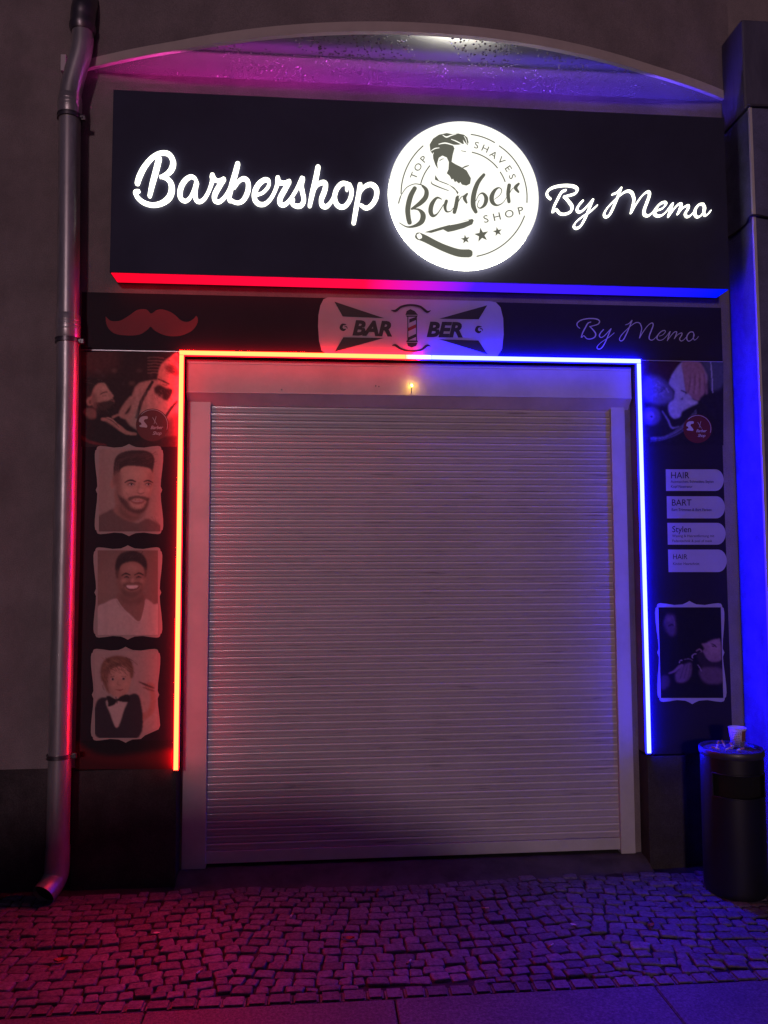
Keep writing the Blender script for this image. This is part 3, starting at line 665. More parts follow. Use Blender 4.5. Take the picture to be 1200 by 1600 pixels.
# barber pole print
c = MB(); pb([(605, 92), (632, 104), (652, 128), (574, 128), (582, 104)]); pb([(576, 132), (652, 132), (646, 140), (582, 140)])
pb([(582, 288), (648, 288), (652, 298), (578, 298)]); pb([(582, 302), (650, 302), (640, 322), (612, 332), (590, 322)])
pb([(586, 140), (592, 140), (592, 288), (586, 288)]); pb([(640, 140), (646, 140), (646, 288), (640, 288)])
pb([(598, 155), (640, 140), (640, 160), (598, 178)]); pb([(592, 268), (640, 246), (640, 266), (592, 288)])
c.build('pole_outline', M['vinyl_dark'], bd)
c = MB(); pb([(592, 208), (640, 186), (640, 208), (592, 230)]); c.build('pole_stripe', M['vinyl_red'], bd)

# ================================================================== printed pictures (painted per vertex)
class Canvas:
    def __init__(s, tf, x0, y0, x1, y1, step, Y, bgc):
        s.tf = tf; s.Y = Y; s.x0, s.y0, s.x1, s.y1 = x0, y0, x1, y1
        s.nx = int((x1 - x0) / step) + 1; s.ny = int((y1 - y0) / step) + 1; s.st = step
        s.gx, s.gy = np.meshgrid(np.linspace(x0, x1, s.nx), np.linspace(y0, y1, s.ny))
        s.a = np.zeros((s.ny, s.nx, 3)) + lin(bgc)
    def _blur(s, m, sg):
        sg = sg / s.st
        if sg < .3: return m
        r = int(3 * sg) + 1; k = np.exp(-np.arange(-r, r + 1) ** 2 / (2 * sg * sg)); k /= k.sum()
        p = np.pad(m, r, mode='edge')
        p = np.apply_along_axis(lambda q: np.convolve(q, k, 'valid'), 0, p)
        return np.apply_along_axis(lambda q: np.convolve(q, k, 'valid'), 1, p)
    def _mask(s, pts):
        m = np.zeros(s.gx.shape)
        x, y = s.gx, s.gy; ins = np.zeros(x.shape, bool); n = len(pts)
        for i in range(n):
            (xa, ya), (xb, yb) = pts[i][:2], pts[(i + 1) % n][:2]
            if ya == yb: continue
            c_ = ((ya > y) != (yb > y)) & (x < (xb - xa) * (y - ya) / (yb - ya) + xa)
            ins ^= c_
        return ins.astype(float)
    def poly(s, pts, col, blur=3, al=1.0, smooth=True, tex=0.0):
        pts = catmull(pts, 5, True) if smooth else pts
        m = s._blur(s._mask(pts), blur)[..., None] * al
        c_ = lin(col)
        if tex: c_ = c_ * (1 + tex * s._blur(rng.randn(s.ny, s.nx), s.st * 1.0)[..., None] * 2)
        s.a = s.a * (1 - m) + np.clip(c_, 0, 1) * m
    def ell(s, cx, cy, rx, ry, col, blur=3, al=1.0, rot=0):
        a = np.linspace(0, 2 * PI, 24, endpoint=False); r = math.radians(rot)
        s.poly([(cx + rx * math.cos(t) * math.cos(r) - ry * math.sin(t) * math.sin(r), cy + rx * math.cos(t) * math.sin(r) + ry * math.sin(t) * math.cos(r)) for t in a], col, blur, al, False)
    def line(s, pts, w_, col, blur=1.5, al=1.0):
        c_ = catmull(pts, 5); n = len(c_); ws = np.interp(np.linspace(0, 1, n), np.linspace(0, 1, len(w_)), w_) if hasattr(w_, '__len__') else np.full(n, w_)
        d = np.full(s.gx.shape, 1e9)
        for (p, q, wa) in zip(c_[:-1], c_[1:], ws):
            v = q - p; l2 = (v ** 2).sum() + 1e-9
            t = np.clip(((s.gx - p[0]) * v[0] + (s.gy - p[1]) * v[1]) / l2, 0, 1)
            d = np.minimum(d, np.hypot(s.gx - p[0] - t * v[0], s.gy - p[1] - t * v[1]) - wa / 2)
        m = s._blur((d < 0).astype(float), blur)[..., None] * al
        s.a = s.a * (1 - m) + lin(col) * m
    def strands(s, box, n, L_, ang, cols, w_=2.0, al=.5, bend=6):
        for _ in range(n):
            x = random.uniform(box[0], box[2]); y = random.uniform(box[1], box[3]); a = math.radians(ang + random.uniform(-22, 22)); l = L_ * random.uniform(.5, 1.2)
            s.line([(x, y), (x + l * .5 * math.cos(a) + random.uniform(-bend, bend), y + l * .5 * math.sin(a)), (x + l * math.cos(a), y + l * math.sin(a))], w_ * random.uniform(.6, 1.4), random.choice(cols), 1.2, al)
    def fade(s, g, lift):                                    # lighter mid tones, lifted blacks, less colour
        a = s.a ** g; m = a.mean(-1, keepdims=True); s.a = lift + (1 - lift) * (m + (a - m) * .8)
    def noise(s, amt, sc):
        n = s._blur(rng.randn(s.ny, s.nx), sc); n /= n.std() + 1e-9
        s.a = np.clip(s.a * (1 + amt * n[..., None]), 0, 1)
    def build(s, name, parent, keep=None):
        px = s.tf.o[0] + s.gx / s.tf.s; py = s.tf.o[1] + s.gy / s.tf.s
        q = P(px, py, s.Y); V = q.reshape(-1, 3); nx, ny = s.nx, s.ny
        idx = np.arange(nx * ny).reshape(ny, nx)
        Fq = np.stack([idx[:-1, :-1], idx[1:, :-1], idx[1:, 1:], idx[:-1, 1:]], -1).reshape(-1, 4)
        if keep is not None:
            k_ = s._mask(keep) > .5
            kk = (k_[:-1, :-1] & k_[1:, :-1] & k_[1:, 1:] & k_[:-1, 1:]).reshape(-1); Fq = Fq[kk]
        me = bpy.data.meshes.new(name); me.vertices.add(len(V)); me.vertices.foreach_set('co', V.reshape(-1))
        me.loops.add(len(Fq) * 4); me.loops.foreach_set('vertex_index', Fq.reshape(-1).astype(np.int32))
        me.polygons.add(len(Fq)); me.polygons.foreach_set('loop_start', np.arange(0, len(Fq) * 4, 4, dtype=np.int32)); me.update(calc_edges=True)
        at = me.color_attributes.new('print', 'FLOAT_COLOR', 'POINT')
        col = np.concatenate([s.a.reshape(-1, 3), np.ones((len(V), 1))], 1); at.data.foreach_set('color', col.reshape(-1).astype(np.float32))
        return link(name, me, parent, M['print'])

TPL = [(.03, .045), (.045, .028), (.08, .022), (.16, .027), (.28, .040), (.40, .034), (.46, .016), (.5, 0), (.54, .016), (.60, .034), (.72, .040), (.84, .027), (.92, .022), (.955, .028), (.97, .045), (.972, .06), (.99, .07), (1, .11), (.998, .18), (.985, .28), (.968, .38), (.962, .46), (.985, .5)]
def ornate(x0, y0, x1, y1, tilt=0.0):
    top = TPL; right_low = [(x, 1 - y) for x, y in TPL[::-1] if x >= .5 or True]
    pts = top[:]                                              # top edge and right side down to the middle
    rl = [(x, 1 - y) for x, y in TPL[:-1][::-1]]              # right side from the middle, bottom edge to the left
    pts += rl
    left = [(1 - x, 1 - y) for x, y in TPL[15:]]              # left side upwards
    pts += left
    pts += [(1 - x, y) for x, y in TPL[15:-1][::-1]]
    w_, h_ = x1 - x0, y1 - y0
    return [(x0 + w_ * x, y0 + h_ * y + tilt * w_ * x) for x, y in pts]

PY = -.012
zt_ = bz0 - .006
# ---- left poster
lx0, lx1 = X_(124, 900, PY), OX0 - .001
zpb = ZP - .002
pl = empty('poster_panel', ((lx0 + lx1) / 2, 0, zpb)); tag(pl, 'tall dark poster left of the shutter with three framed portraits and a barber photo', 'poster')
c = MB(); c.box(lx0, lx1, PY, -.0005, zpb, zt_, .001); c.build('backing', M['banner'], pl)
tp = TF(100, 540, 5.0); tq = TF(60, 840, 4.211)
# swoosh at the bottom
c = Canvas(tq, 245, 1335, 900, 1525, 8, PY - .0010, (34, 30, 36)); c.poly([(235, 1340), (330, 1400), (500, 1440), (900, 1400), (900, 1530), (235, 1530)], (120, 26, 34), 14, .55); c.poly([(235, 1420), (420, 1480), (900, 1500), (900, 1540), (235, 1540)], (60, 20, 28), 20, .7); c.build('swoosh_print', pl)
# barber photo
c = Canvas(tp, 135, 48, 895, 790, 4.2, PY - .0010, (44, 26, 30))
c.poly([(130, 40), (420, 40), (380, 200), (130, 200)], (92, 40, 38), 40, .8)
for k in range(9): c.ell(180 + 70 * k + random.uniform(-15, 15), random.uniform(190, 300), random.uniform(8, 24), random.uniform(8, 30), random.choice([(90, 60, 62), (120, 80, 70), (70, 48, 60)]), 9, .6)
for k in range(6): c.line([(655, 95 + 24 * k), (720, 92 + 24 * k), (780, 100 + 26 * k)], 9, (120, 88, 80), 3, .7)
c.poly([(520, 500), (480, 560), (540, 640), (700, 700), (900, 690), (900, 300), (760, 270), (640, 280), (570, 310), (530, 400)], (196, 150, 128), 6, tex=.03)    # shirt
c.poly([(700, 330), (640, 480), (640, 640), (780, 700), (900, 600), (900, 380)], (214, 172, 150), 16, .6)
c.line([(530, 420), (480, 480), (450, 540), (500, 560)], [50, 46, 40, 30], (188, 140, 118), 5)
c.line([(690, 285), (640, 370), (600, 450), (570, 560)], [24, 26, 28, 26], (44, 30, 34), 3); c.line([(880, 440), (830, 500), (790, 560)], 20, (50, 34, 38), 3)
c.poly([(735, 230), (760, 150), (830, 90), (895, 80), (895, 380), (830, 370), (790, 340), (740, 290)], (214, 150, 124), 5)                        # bent head
c.poly([(790, 160), (850, 150), (890, 190), (890, 235), (830, 220), (800, 195)], (60, 34, 34), 8, .85); c.poly([(850, 90), (895, 85), (895, 150)], (120, 70, 60), 8, .7)
c.line([(738, 262), (775, 278), (820, 300)], [10, 14, 10], (70, 40, 38), 3); c.ell(752, 290, 16, 11, (224, 160, 132), 4)
c.poly([(705, 330), (740, 305), (800, 330), (850, 345), (830, 400), (800, 430), (760, 410), (710, 370)], (52, 32, 32), 6)                           # dark beard
c.poly([(140, 420), (200, 520), (330, 540), (430, 600), (540, 660), (560, 760), (130, 760)], (30, 24, 30), 8)                                  # cape
c.poly([(225, 320), (250, 290), (310, 290), (340, 330), (368, 368), (386, 392), (378, 410), (392, 430), (390, 452), (372, 470), (340, 500), (260, 500), (215, 450), (200, 400)], (206, 150, 122), 4)
c.poly([(135, 270), (190, 250), (260, 256), (310, 285), (270, 296), (235, 330), (215, 390), (190, 420), (170, 440), (135, 430)], (40, 28, 30), 5)
c.ell(200, 436, 24, 34, (190, 132, 108), 5); c.ell(204, 440, 11, 18, (120, 78, 66), 4)
c.poly([(235, 450), (290, 440), (350, 425), (378, 415), (395, 440), (390, 500), (350, 545), (290, 530), (240, 500)], (38, 26, 28), 5, .95)
c.line([(285, 380), (310, 366), (338, 362)], [6, 10, 6], (50, 30, 30), 2.5); c.line([(300, 394), (330, 392)], 6, (120, 74, 62), 2.5); c.line([(368, 430), (390, 434)], 6, (150, 88, 76), 2)
c.poly([(180, 490), (240, 500), (250, 560), (200, 570), (150, 520)], (150, 104, 88), 7, .8)
c.line([(300, 575), (360, 590), (430, 640), (490, 680), (560, 690)], [20, 34, 36, 26, 14], (188, 138, 114), 4); c.line([(335, 565), (370, 575), (400, 600)], 12, (196, 146, 122), 3); c.line([(330, 600), (380, 630), (430, 660)], 6, (100, 66, 58), 2.5, .8)
c.poly([(215, 390), (240, 360), (262, 440), (250, 500), (215, 450)], (130, 88, 76), 10, .8); c.ell(300, 335, 34, 20, (226, 172, 142), 12, .8); c.ell(330, 410, 24, 18, (222, 164, 136), 8, .7)
c.strands((150, 262, 290, 300), 30, 40, 10, [(28, 20, 24), (84, 62, 60)], 3, .5); c.strands((250, 440, 385, 520), 36, 26, 60, [(24, 16, 20), (72, 52, 50)], 3, .5)
c.strands((700, 330, 830, 410), 36, 24, 60, [(30, 20, 22), (96, 66, 60)], 3, .5); c.strands((780, 100, 890, 210), 30, 46, 30, [(70, 40, 38), (170, 116, 98)], 4, .4)
for k in range(7): c.line([(560 + 34 * k, 330 + 10 * k), (575 + 30 * k, 450), (560 + 40 * k, 600)], random.uniform(6, 14), random.choice([(160, 118, 104), (222, 184, 164)]), 7, .5)
for k in range(3): c.line([(330 + 14 * k, 566 + 6 * k), (372 + 12 * k, 584 + 10 * k), (410 + 10 * k, 616 + 12 * k)], 4, (96, 62, 54), 2, .8)
c.line([(380, 560), (430, 540), (470, 552)], [16, 14, 10], (186, 136, 112), 4)
c.line([(742, 240), (760, 262), (748, 300)], 6, (150, 96, 80), 4, .7); c.line([(768, 300), (790, 310), (806, 306)], 6, (120, 60, 56), 2.5)
c.poly([(120, 700), (260, 765), (420, 790), (900, 700), (900, 820), (120, 820)], (36, 28, 34), 6); c.line([(130, 712), (210, 755), (330, 778)], [26, 22, 6], (120, 30, 36), 4, .7)
c.poly([(820, 560), (900, 540), (900, 800), (600, 800)], (60, 24, 30), 20, .85)
c.fade(.85, .012); c.noise(.05, 6); tag(c.build('photo_print', pl), 'printed photo of a bearded client and a bent barber')

def shop_emblem(parent, tf, cx, cy, r, sc, Y):
    e = empty('round_emblem', tuple(P(*tf((cx, cy)), Y)), parent); c = MB()
    plate(c, [tf((cx + r * math.cos(a), cy + r * math.sin(a))) for a in np.linspace(0, 2 * PI, 40, endpoint=False)], Y); c.build('emblem_ground', mat('emblem_maroon', (104, 30, 38), .5, spec=.3), e)
    c = MB(); u = sc
    stroke(c, [(cx + r * .93 * math.cos(a), cy + r * .93 * math.sin(a)) for a in np.linspace(-2.4, .3, 14)], [2 * u, 5 * u, 5 * u] + [4 * u] * 10, tf, Y=Y - .0006)
    o = (cx - 110 * u, cy - 70 * u)
    def q(p): return [tf((o[0] + a * u, o[1] + b_ * u)) for a, b_ in p]
    plate(c, q(catmull([(10, 20), (30, 4), (70, 2), (72, 22), (52, 26), (44, 40), (58, 58), (70, 76), (66, 90), (44, 88), (14, 84), (10, 72), (26, 66), (18, 50), (6, 44)], 4, True)), Y - .0012)
    stroke(c, [(cx + 2 * u, cy - 58 * u), (cx + 36 * u, cy - 4 * u)], [4 * u, 3 * u], tf, Y=Y - .0006); stroke(c, [(cx + 30 * u, cy - 66 * u), (cx + 14 * u, cy - 10 * u)], [4 * u, 3 * u], tf, Y=Y - .0006)
    for (w_, x, y, h) in (('Barber', -16, 32, 26), ('Shop', 0, 76, 26)):
        glyphs(c, w_, cx + x * u, cy + y * u, h * u, tf, Y - .0006, shear=.35, bold=.014, wide=1.0, space=.92)
    c.build('emblem_print', M['vinyl_grey'], e)
    return e
tag(shop_emblem(pl, tp, 690, 620, 128, 1.0, PY - .0030), 'maroon round emblem reading Barber Shop')

def portrait(parent, tf, box, label, tilt=0.0, keep_pts=None):
    e = empty('portrait', tuple(P(*tf(((box[0] + box[2]) / 2, box[3])), PY)), parent); tag(e, label)
    c = MB(); plate(c, [tf(p) for p in (keep_pts or ornate(*box, tilt=tilt))], PY - .0012, .0007); c.build('ornate_frame', M['frame'], e)
    return e
# -- portrait of a young man with a beard
e = portrait(pl, tp, (240, 768, 775, 1489), 'top framed portrait of a smiling man with short dark beard')
c = Canvas(tp, 272, 808, 753, 1452, 3.6, PY - .0022, (176, 152, 134))
c.poly([(272, 808), (330, 808), (320, 1452), (272, 1452)], (160, 134, 120), 30, .6)
c.poly([(265, 1345), (330, 1300), (390, 1275), (440, 1320), (520, 1370), (580, 1385), (640, 1352), (700, 1370), (760, 1410), (760, 1460), (265, 1460)], (112, 88, 80), 6)
c.poly([(395, 1130), (400, 1250), (385, 1290), (450, 1345), (540, 1375), (600, 1330), (560, 1290), (450, 1220)], (172, 120, 98), 7)
c.poly([(392, 960), (388, 1060), (405, 1120), (428, 1190), (470, 1255), (540, 1308), (600, 1310), (640, 1270), (665, 1200), (690, 1110), (700, 1020), (690, 950), (600, 920), (480, 920)], (218, 162, 134), 5)
c.ell(378, 1082, 17, 36, (196, 140, 116), 5); c.poly([(392, 1000), (440, 1020), (440, 1150), (410, 1110)], (176, 120, 98), 10, .7)
c.poly([(388, 1015), (392, 905), (425, 850), (500, 822), (600, 816), (670, 832), (706, 880), (698, 965), (692, 1000), (676, 968), (640, 952), (560, 942), (490, 942), (450, 960), (430, 990), (405, 1000)], (62, 40, 40), 4)
c.poly([(385, 1060), (392, 985), (440, 975), (430, 1020), (405, 1090)], (104, 68, 60), 8, .7)
c.line([(430, 900), (520, 860), (660, 860)], 14, (92, 62, 58), 7, .6)
c.poly([(395, 1000), (440, 1000), (450, 1120), (470, 1230), (430, 1190), (400, 1110)], (158, 106, 88), 14, .8)      # shaded side of the face
c.poly([(660, 1000), (700, 980), (698, 1080), (665, 1200), (650, 1120)], (178, 124, 104), 12, .7); c.ell(560, 1005, 70, 34, (236, 184, 156), 22, .8)
c.poly([(412, 1095), (424, 1160), (470, 1200), (500, 1228), (520, 1262), (560, 1276), (612, 1268), (640, 1225), (664, 1180), (664, 1220), (642, 1282), (600, 1316), (545, 1313), (480, 1274), (432, 1207), (413, 1150)], (66, 42, 42), 7, .9)
c.poly([(500, 1190), (545, 1174), (600, 1174), (642, 1182), (664, 1196), (650, 1216), (600, 1196), (548, 1196), (512, 1216)], (74, 46, 44), 4.5, .85)
c.poly([(500, 1200), (520, 1250), (560, 1290), (500, 1270), (455, 1210)], (104, 70, 62), 10, .6)
c.strands((425, 1170, 640, 1300), 46, 26, 70, [(44, 28, 30), (110, 76, 66)], 2.2, .45)
c.poly([(518, 1206), (560, 1216), (628, 1208), (618, 1232), (566, 1240), (530, 1226)], (168, 98, 86), 3.5, .95); c.line([(536, 1213), (570, 1219), (616, 1213)], 4, (220, 188, 176), 2)
c.line([(476, 1070), (500, 1056), (530, 1052), (560, 1064)], [6, 13, 14, 7], (50, 32, 34), 2.5); c.line([(624, 1064), (655, 1054), (694, 1070)], [8, 14, 6], (50, 32, 34), 2.5)
c.ell(522, 1082, 34, 16, (150, 100, 84), 7, .8); c.ell(658, 1082, 30, 16, (150, 100, 84), 7, .8)
for x in (524, 658): c.ell(x, 1086, 20, 8, (214, 190, 180), 2.5); c.ell(x + 3, 1085, 9, 9, (40, 26, 28), 2); c.line([(x - 22, 1084), (x, 1074), (x + 22, 1084)], 5, (52, 34, 34), 1.8)
c.line([(588, 1070), (584, 1110), (574, 1136)], [8, 12, 14], (176, 120, 98), 7, .8); c.line([(574, 1148), (598, 1158), (624, 1148)], [6, 8, 6], (134, 84, 70), 3.5, .9); c.ell(600, 1132, 14, 18, (238, 184, 156), 7, .9)
c.ell(500, 1130, 26, 22, (234, 178, 150), 11, .8); c.ell(654, 1128, 20, 20, (234, 178, 150), 9, .7); c.line([(486, 1150), (500, 1172), (498, 1196)], 5, (160, 108, 90), 4, .6)
c.strands((400, 835, 690, 930), 60, 46, -12, [(40, 26, 30), (104, 72, 64), (84, 56, 52)], 3, .5); c.strands((395, 900, 430, 1000), 20, 26, 85, [(70, 46, 44), (130, 90, 78)], 2.4, .5)
c.poly([(430, 1235), (480, 1290), (560, 1330), (640, 1300), (600, 1350), (520, 1372), (440, 1320)], (112, 74, 64), 14, .75)
c.strands((280, 1330, 740, 1440), 24, 90, 60, [(96, 74, 68), (126, 102, 92)], 5, .3)
c.fade(.88, .02); c.noise(.025, 5); c.build('picture', e)
# -- smiling man in a white T-shirt
e = portrait(pl, tq, (362, 50, 815, 672), 'middle framed portrait of a laughing man in white V-neck shirt')
c = Canvas(tq, 390, 84, 786, 640, 3.2, PY - .0022, (128, 98, 84))
c.ell(560, 330, 180, 230, (154, 120, 104), 60, .8)
c.poly([(385, 470), (440, 430), (510, 402), (600, 430), (700, 402), (760, 440), (790, 450), (790, 650), (385, 650)], (206, 186, 174), 4)
c.poly([(512, 402), (540, 360), (680, 360), (706, 405), (694, 480), (662, 560), (610, 510), (545, 460)], (150, 104, 88), 4)
c.line([(515, 405), (560, 470), (660, 556), (694, 480), (706, 410)], 6, (226, 208, 196), 2.5, .8)
c.poly([(512, 200), (520, 300), (545, 372), (590, 402), (640, 400), (682, 365), (700, 300), (712, 210), (680, 130), (540, 130)], (172, 122, 100), 5)
c.poly([(510, 250), (506, 170), (530, 115), (580, 90), (640, 88), (690, 115), (715, 165), (712, 240), (700, 260), (692, 200), (650, 165), (600, 160), (550, 180), (532, 220), (524, 270)], (46, 32, 36), 4)
c.poly([(512, 220), (545, 230), (552, 330), (590, 400), (545, 372), (520, 300)], (128, 84, 70), 12, .8); c.poly([(690, 220), (712, 215), (702, 300), (682, 365), (668, 330)], (138, 92, 76), 10, .7)
c.ell(615, 200, 50, 22, (200, 148, 124), 14, .8)
c.poly([(560, 292), (612, 298), (672, 292), (676, 312), (648, 306), (612, 306), (580, 308), (566, 330)], (78, 50, 46), 5, .8)
c.poly([(548, 330), (580, 348), (612, 354), (650, 348), (680, 330), (680, 362), (640, 400), (590, 402), (556, 376)], (92, 62, 56), 8, .7)
c.poly([(574, 314), (612, 312), (662, 313), (652, 338), (614, 348), (586, 340)], (112, 52, 50), 3); c.poly([(580, 316), (614, 315), (656, 316), (644, 332), (612, 336), (590, 332)], (236, 222, 212), 2.5)
c.line([(548, 250), (574, 236), (604, 246)], [6, 12, 6], (44, 30, 32), 2.5); c.line([(632, 246), (662, 234), (690, 246)], [6, 12, 6], (44, 30, 32), 2.5)
for x in (580, 660): c.ell(x, 262, 24, 12, (136, 92, 78), 6, .8); c.line([(x - 16, 264), (x, 257), (x + 16, 264)], [3, 8, 3], (40, 26, 28), 2)
c.line([(608, 255), (602, 282), (596, 290)], [6, 8, 10], (142, 96, 80), 5, .8); c.line([(600, 297), (620, 300), (640, 296)], [5, 5, 5], (104, 66, 56), 3, .8); c.ell(620, 282, 12, 12, (206, 154, 130), 6, .9)
c.ell(562, 286, 20, 15, (204, 152, 126), 8, .8); c.ell(680, 286, 16, 14, (204, 152, 126), 8, .8); c.line([(560, 296), (556, 316), (562, 332)], 4, (124, 82, 70), 3, .7); c.line([(676, 296), (682, 314), (678, 330)], 4, (124, 82, 70), 3, .7)
c.strands((515, 95, 700, 165), 40, 34, -50, [(28, 20, 26), (78, 56, 54)], 3, .5)
c.poly([(545, 375), (590, 410), (640, 408), (690, 370), (690, 420), (620, 440), (550, 420)], (104, 70, 60), 12, .7)
c.line([(430, 440), (450, 520), (440, 640)], 14, (180, 160, 150), 9, .5); c.line([(600, 530), (610, 600), (600, 650)], 12, (178, 158, 148), 8, .5); c.line([(740, 430), (735, 520), (760, 640)], 14, (176, 156, 146), 9, .5)
c.fade(.88, .02); c.noise(.025, 5); c.build('picture', e)
# -- boy with bow tie: the last frame, its lower right corner is cut away in the print
fr = ornate(345, 718, 802, 1350)
fr = [p for p in fr if not (p[0] > 690 and p[1] > 1240)]
i_ = next(i for i, p in enumerate(fr) if p[0] > 760 and p[1] > 1150) if any(p[0] > 760 and p[1] > 1150 for p in fr) else None
fr2 = []
for p in ornate(345, 718, 802, 1350):
    if p[0] > 700 and p[1] > 1262:
        if not fr2 or fr2[-1] != (700, 1302): fr2 += [(790, 1262), (700, 1302)]
        continue
    fr2.append(p)
e = portrait(pl, tq, (345, 718, 802, 1350), 'bottom framed portrait of a boy wearing a bow tie and dark waistcoat', keep_pts=fr2)
c = Canvas(tq, 372, 745, 782, 1318, 3.2, PY - .0022, (176, 156, 144))
c.poly([(670, 1052), (700, 1060), (730, 1130), (745, 1190), (700, 1225), (668, 1225)], (186, 160, 146), 5); c.line([(690, 1180), (740, 1140), (756, 1060), (745, 1000)], [44, 40, 34, 30], (180, 126, 104), 6)
c.ell(735, 975, 32, 24, (184, 130, 108), 6); c.line([(660, 948), (700, 966), (760, 990)], [4, 14, 6], (70, 46, 46), 3); c.line([(690, 985), (730, 1000), (762, 1010)], 7, (110, 74, 64), 3)
c.poly([(378, 1090), (450, 1052), (470, 1120), (515, 1250), (560, 1130), (585, 1042), (668, 1052), (664, 1312), (382, 1312)], (38, 30, 44), 4)
c.poly([(450, 1070), (580, 1060), (560, 1140), (516, 1250), (475, 1160)], (202, 180, 166), 4)
c.poly([(445, 940), (440, 870), (480, 830), (570, 830), (612, 900), (606, 960), (585, 1020), (540, 1052), (490, 1040), (458, 1000)], (204, 148, 122), 5)
c.poly([(412, 935), (408, 870), (430, 810), (480, 782), (540, 778), (600, 800), (626, 860), (624, 915), (606, 925), (596, 880), (560, 845), (520, 850), (480, 868), (462, 910), (456, 960), (470, 1030), (440, 990), (425, 950)], (126, 80, 56), 5)
c.line([(430, 860), (480, 815), (560, 812)], 12, (156, 104, 74), 6, .7); c.line([(450, 900), (470, 850), (520, 830)], 8, (92, 56, 42), 5, .6)
c.ell(488, 932, 12, 6, (56, 36, 40), 2.5); c.ell(560, 930, 12, 6, (56, 36, 40), 2.5); c.line([(472, 918), (500, 912)], 5, (120, 78, 60), 2); c.line([(546, 912), (574, 916)], 5, (120, 78, 60), 2)
c.line([(526, 940), (520, 965), (536, 970)], [3, 6, 6], (170, 112, 92), 3, .9); c.line([(510, 1000), (536, 1004), (556, 998)], [5, 9, 5], (160, 70, 66), 2.5)
c.poly([(448, 1045), (470, 1042), (512, 1062), (548, 1040), (592, 1032), (600, 1078), (560, 1082), (520, 1078), (500, 1100), (460, 1112), (455, 1080)], (26, 20, 28), 3)
c.line([(510, 1050), (518, 1090)], 8, (60, 48, 56), 3)
c.poly([(445, 900), (470, 880), (476, 980), (500, 1040), (462, 1004)], (156, 104, 88), 12, .7); c.ell(540, 900, 34, 18, (224, 172, 146), 12, .8); c.ell(488, 968, 20, 16, (222, 156, 132), 8, .7); c.ell(574, 968, 18, 14, (222, 156, 132), 8, .7)
c.ell(488, 931, 15, 8, (206, 176, 166), 2.5, .8); c.ell(560, 929, 15, 8, (206, 176, 166), 2.5, .8); c.ell(489, 931, 8, 8, (40, 28, 34), 2); c.ell(560, 929, 8, 8, (40, 28, 34), 2)
c.strands((410, 785, 610, 870), 60, 52, 40, [(96, 58, 42), (166, 116, 80), (76, 46, 38)], 4, .5, 10)
c.strands((415, 870, 455, 970), 16, 40, 80, [(96, 58, 42), (150, 104, 74)], 4, .5)
for k in range(4): c.line([(700 + 16 * k, 958 + 6 * k), (708 + 14 * k, 985), (722 + 8 * k, 1004)], 5, (120, 80, 68), 2.5, .7)
c.line([(690, 1080), (712, 1150), (700, 1210)], 6, (150, 126, 116), 5, .7); c.fade(.88, .018); c.noise(.025, 5)
c.build('picture', e, keep=[(370, 743), (784, 743), (784, 1250), (668, 1306), (668, 1320), (370, 1320)])

# ---- right poster
rx0, rx1 = OX1 + .001, X_(1136, 900, PY)
pr_ = empty('poster_panel', ((rx0 + rx1) / 2, 0, zpb)); tag(pr_, 'tall dark poster right of the shutter listing services above one framed picture', 'poster')
c = MB(); c.box(rx0, rx1, PY, -.0005, zpb, zt_, .001); c.build('backing', M['banner'], pr_)
tr_ = TF(980, 540, 5.4545); ti = TF(1000, 700, 6.667); ts = TF(990, 920, 5.714)
c = Canvas(tr_, 108, 135, 820, 850, 4.6, PY - .0010, (38, 32, 42))
c.poly([(100, 130), (470, 130), (400, 300), (100, 260)], (70, 34, 40), 40, .7)
c.poly([(640, 130), (820, 130), (820, 330), (720, 380), (690, 250)], (96, 96, 112), 12, .7); c.line([(712, 140), (722, 260), (728, 400)], 9, (190, 186, 196), 3, .8)
c.poly([(480, 135), (600, 135), (680, 250), (660, 340), (600, 300), (540, 160)], (190, 184, 192), 8, .5)
c.poly([(470, 140), (400, 220), (358, 310), (368, 345), (405, 390), (400, 470), (450, 460), (500, 400), (490, 300), (480, 220)], (176, 170, 182), 5)
c.poly([(470, 140), (610, 140), (665, 230), (672, 330), (660, 400), (620, 450), (600, 470), (540, 440), (500, 400), (480, 260)], (166, 122, 116), 6)
for k in range(4): c.line([(540 + 38 * k, 240), (535 + 42 * k, 320), (520 + 48 * k, 400 + 6 * k)], [5, 8, 6], (96, 62, 64), 5, .8)
for k in range(4): c.line([(560 + 38 * k, 240), (553 + 42 * k, 320), (538 + 46 * k, 410)], [8, 12, 10], (196, 152, 140), 7, .6)
c.line([(460, 382), (500, 402), (520, 440)], 10, (60, 42, 52), 4)
c.poly([(150, 290), (220, 260), (300, 290), (360, 350), (395, 420), (380, 470), (260, 500), (180, 470), (130, 400)], (118, 112, 132), 18, .85)
for k in range(12):
    a = random.uniform(0, 6.28); cx = 260 + 90 * math.cos(a) * random.random(); cy = 380 + 90 * math.sin(a) * random.random()
    c.line([(cx, cy), (cx + random.uniform(-30, 30), cy + random.uniform(10, 30)), (cx + random.uniform(-40, 50), cy + random.uniform(20, 60))], random.uniform(4, 12), random.choice([(180, 176, 190), (64, 58, 76), (140, 134, 150)]), 4, .7)
c.ell(210, 600, 74, 78, (104, 92, 112), 10, .8); c.ell(200, 600, 36, 36, (150, 130, 146), 8, .7); c.ell(206, 604, 12, 12, (60, 48, 66), 4)
c.poly([(355, 500), (400, 460), (460, 458), (560, 470), (600, 490), (540, 520), (470, 560), (450, 605), (400, 620), (365, 590), (352, 540)], (176, 170, 186), 6)
c.poly([(480, 430), (520, 410), (560, 460), (600, 480), (540, 500), (480, 470)], (196, 188, 198), 5, .8)
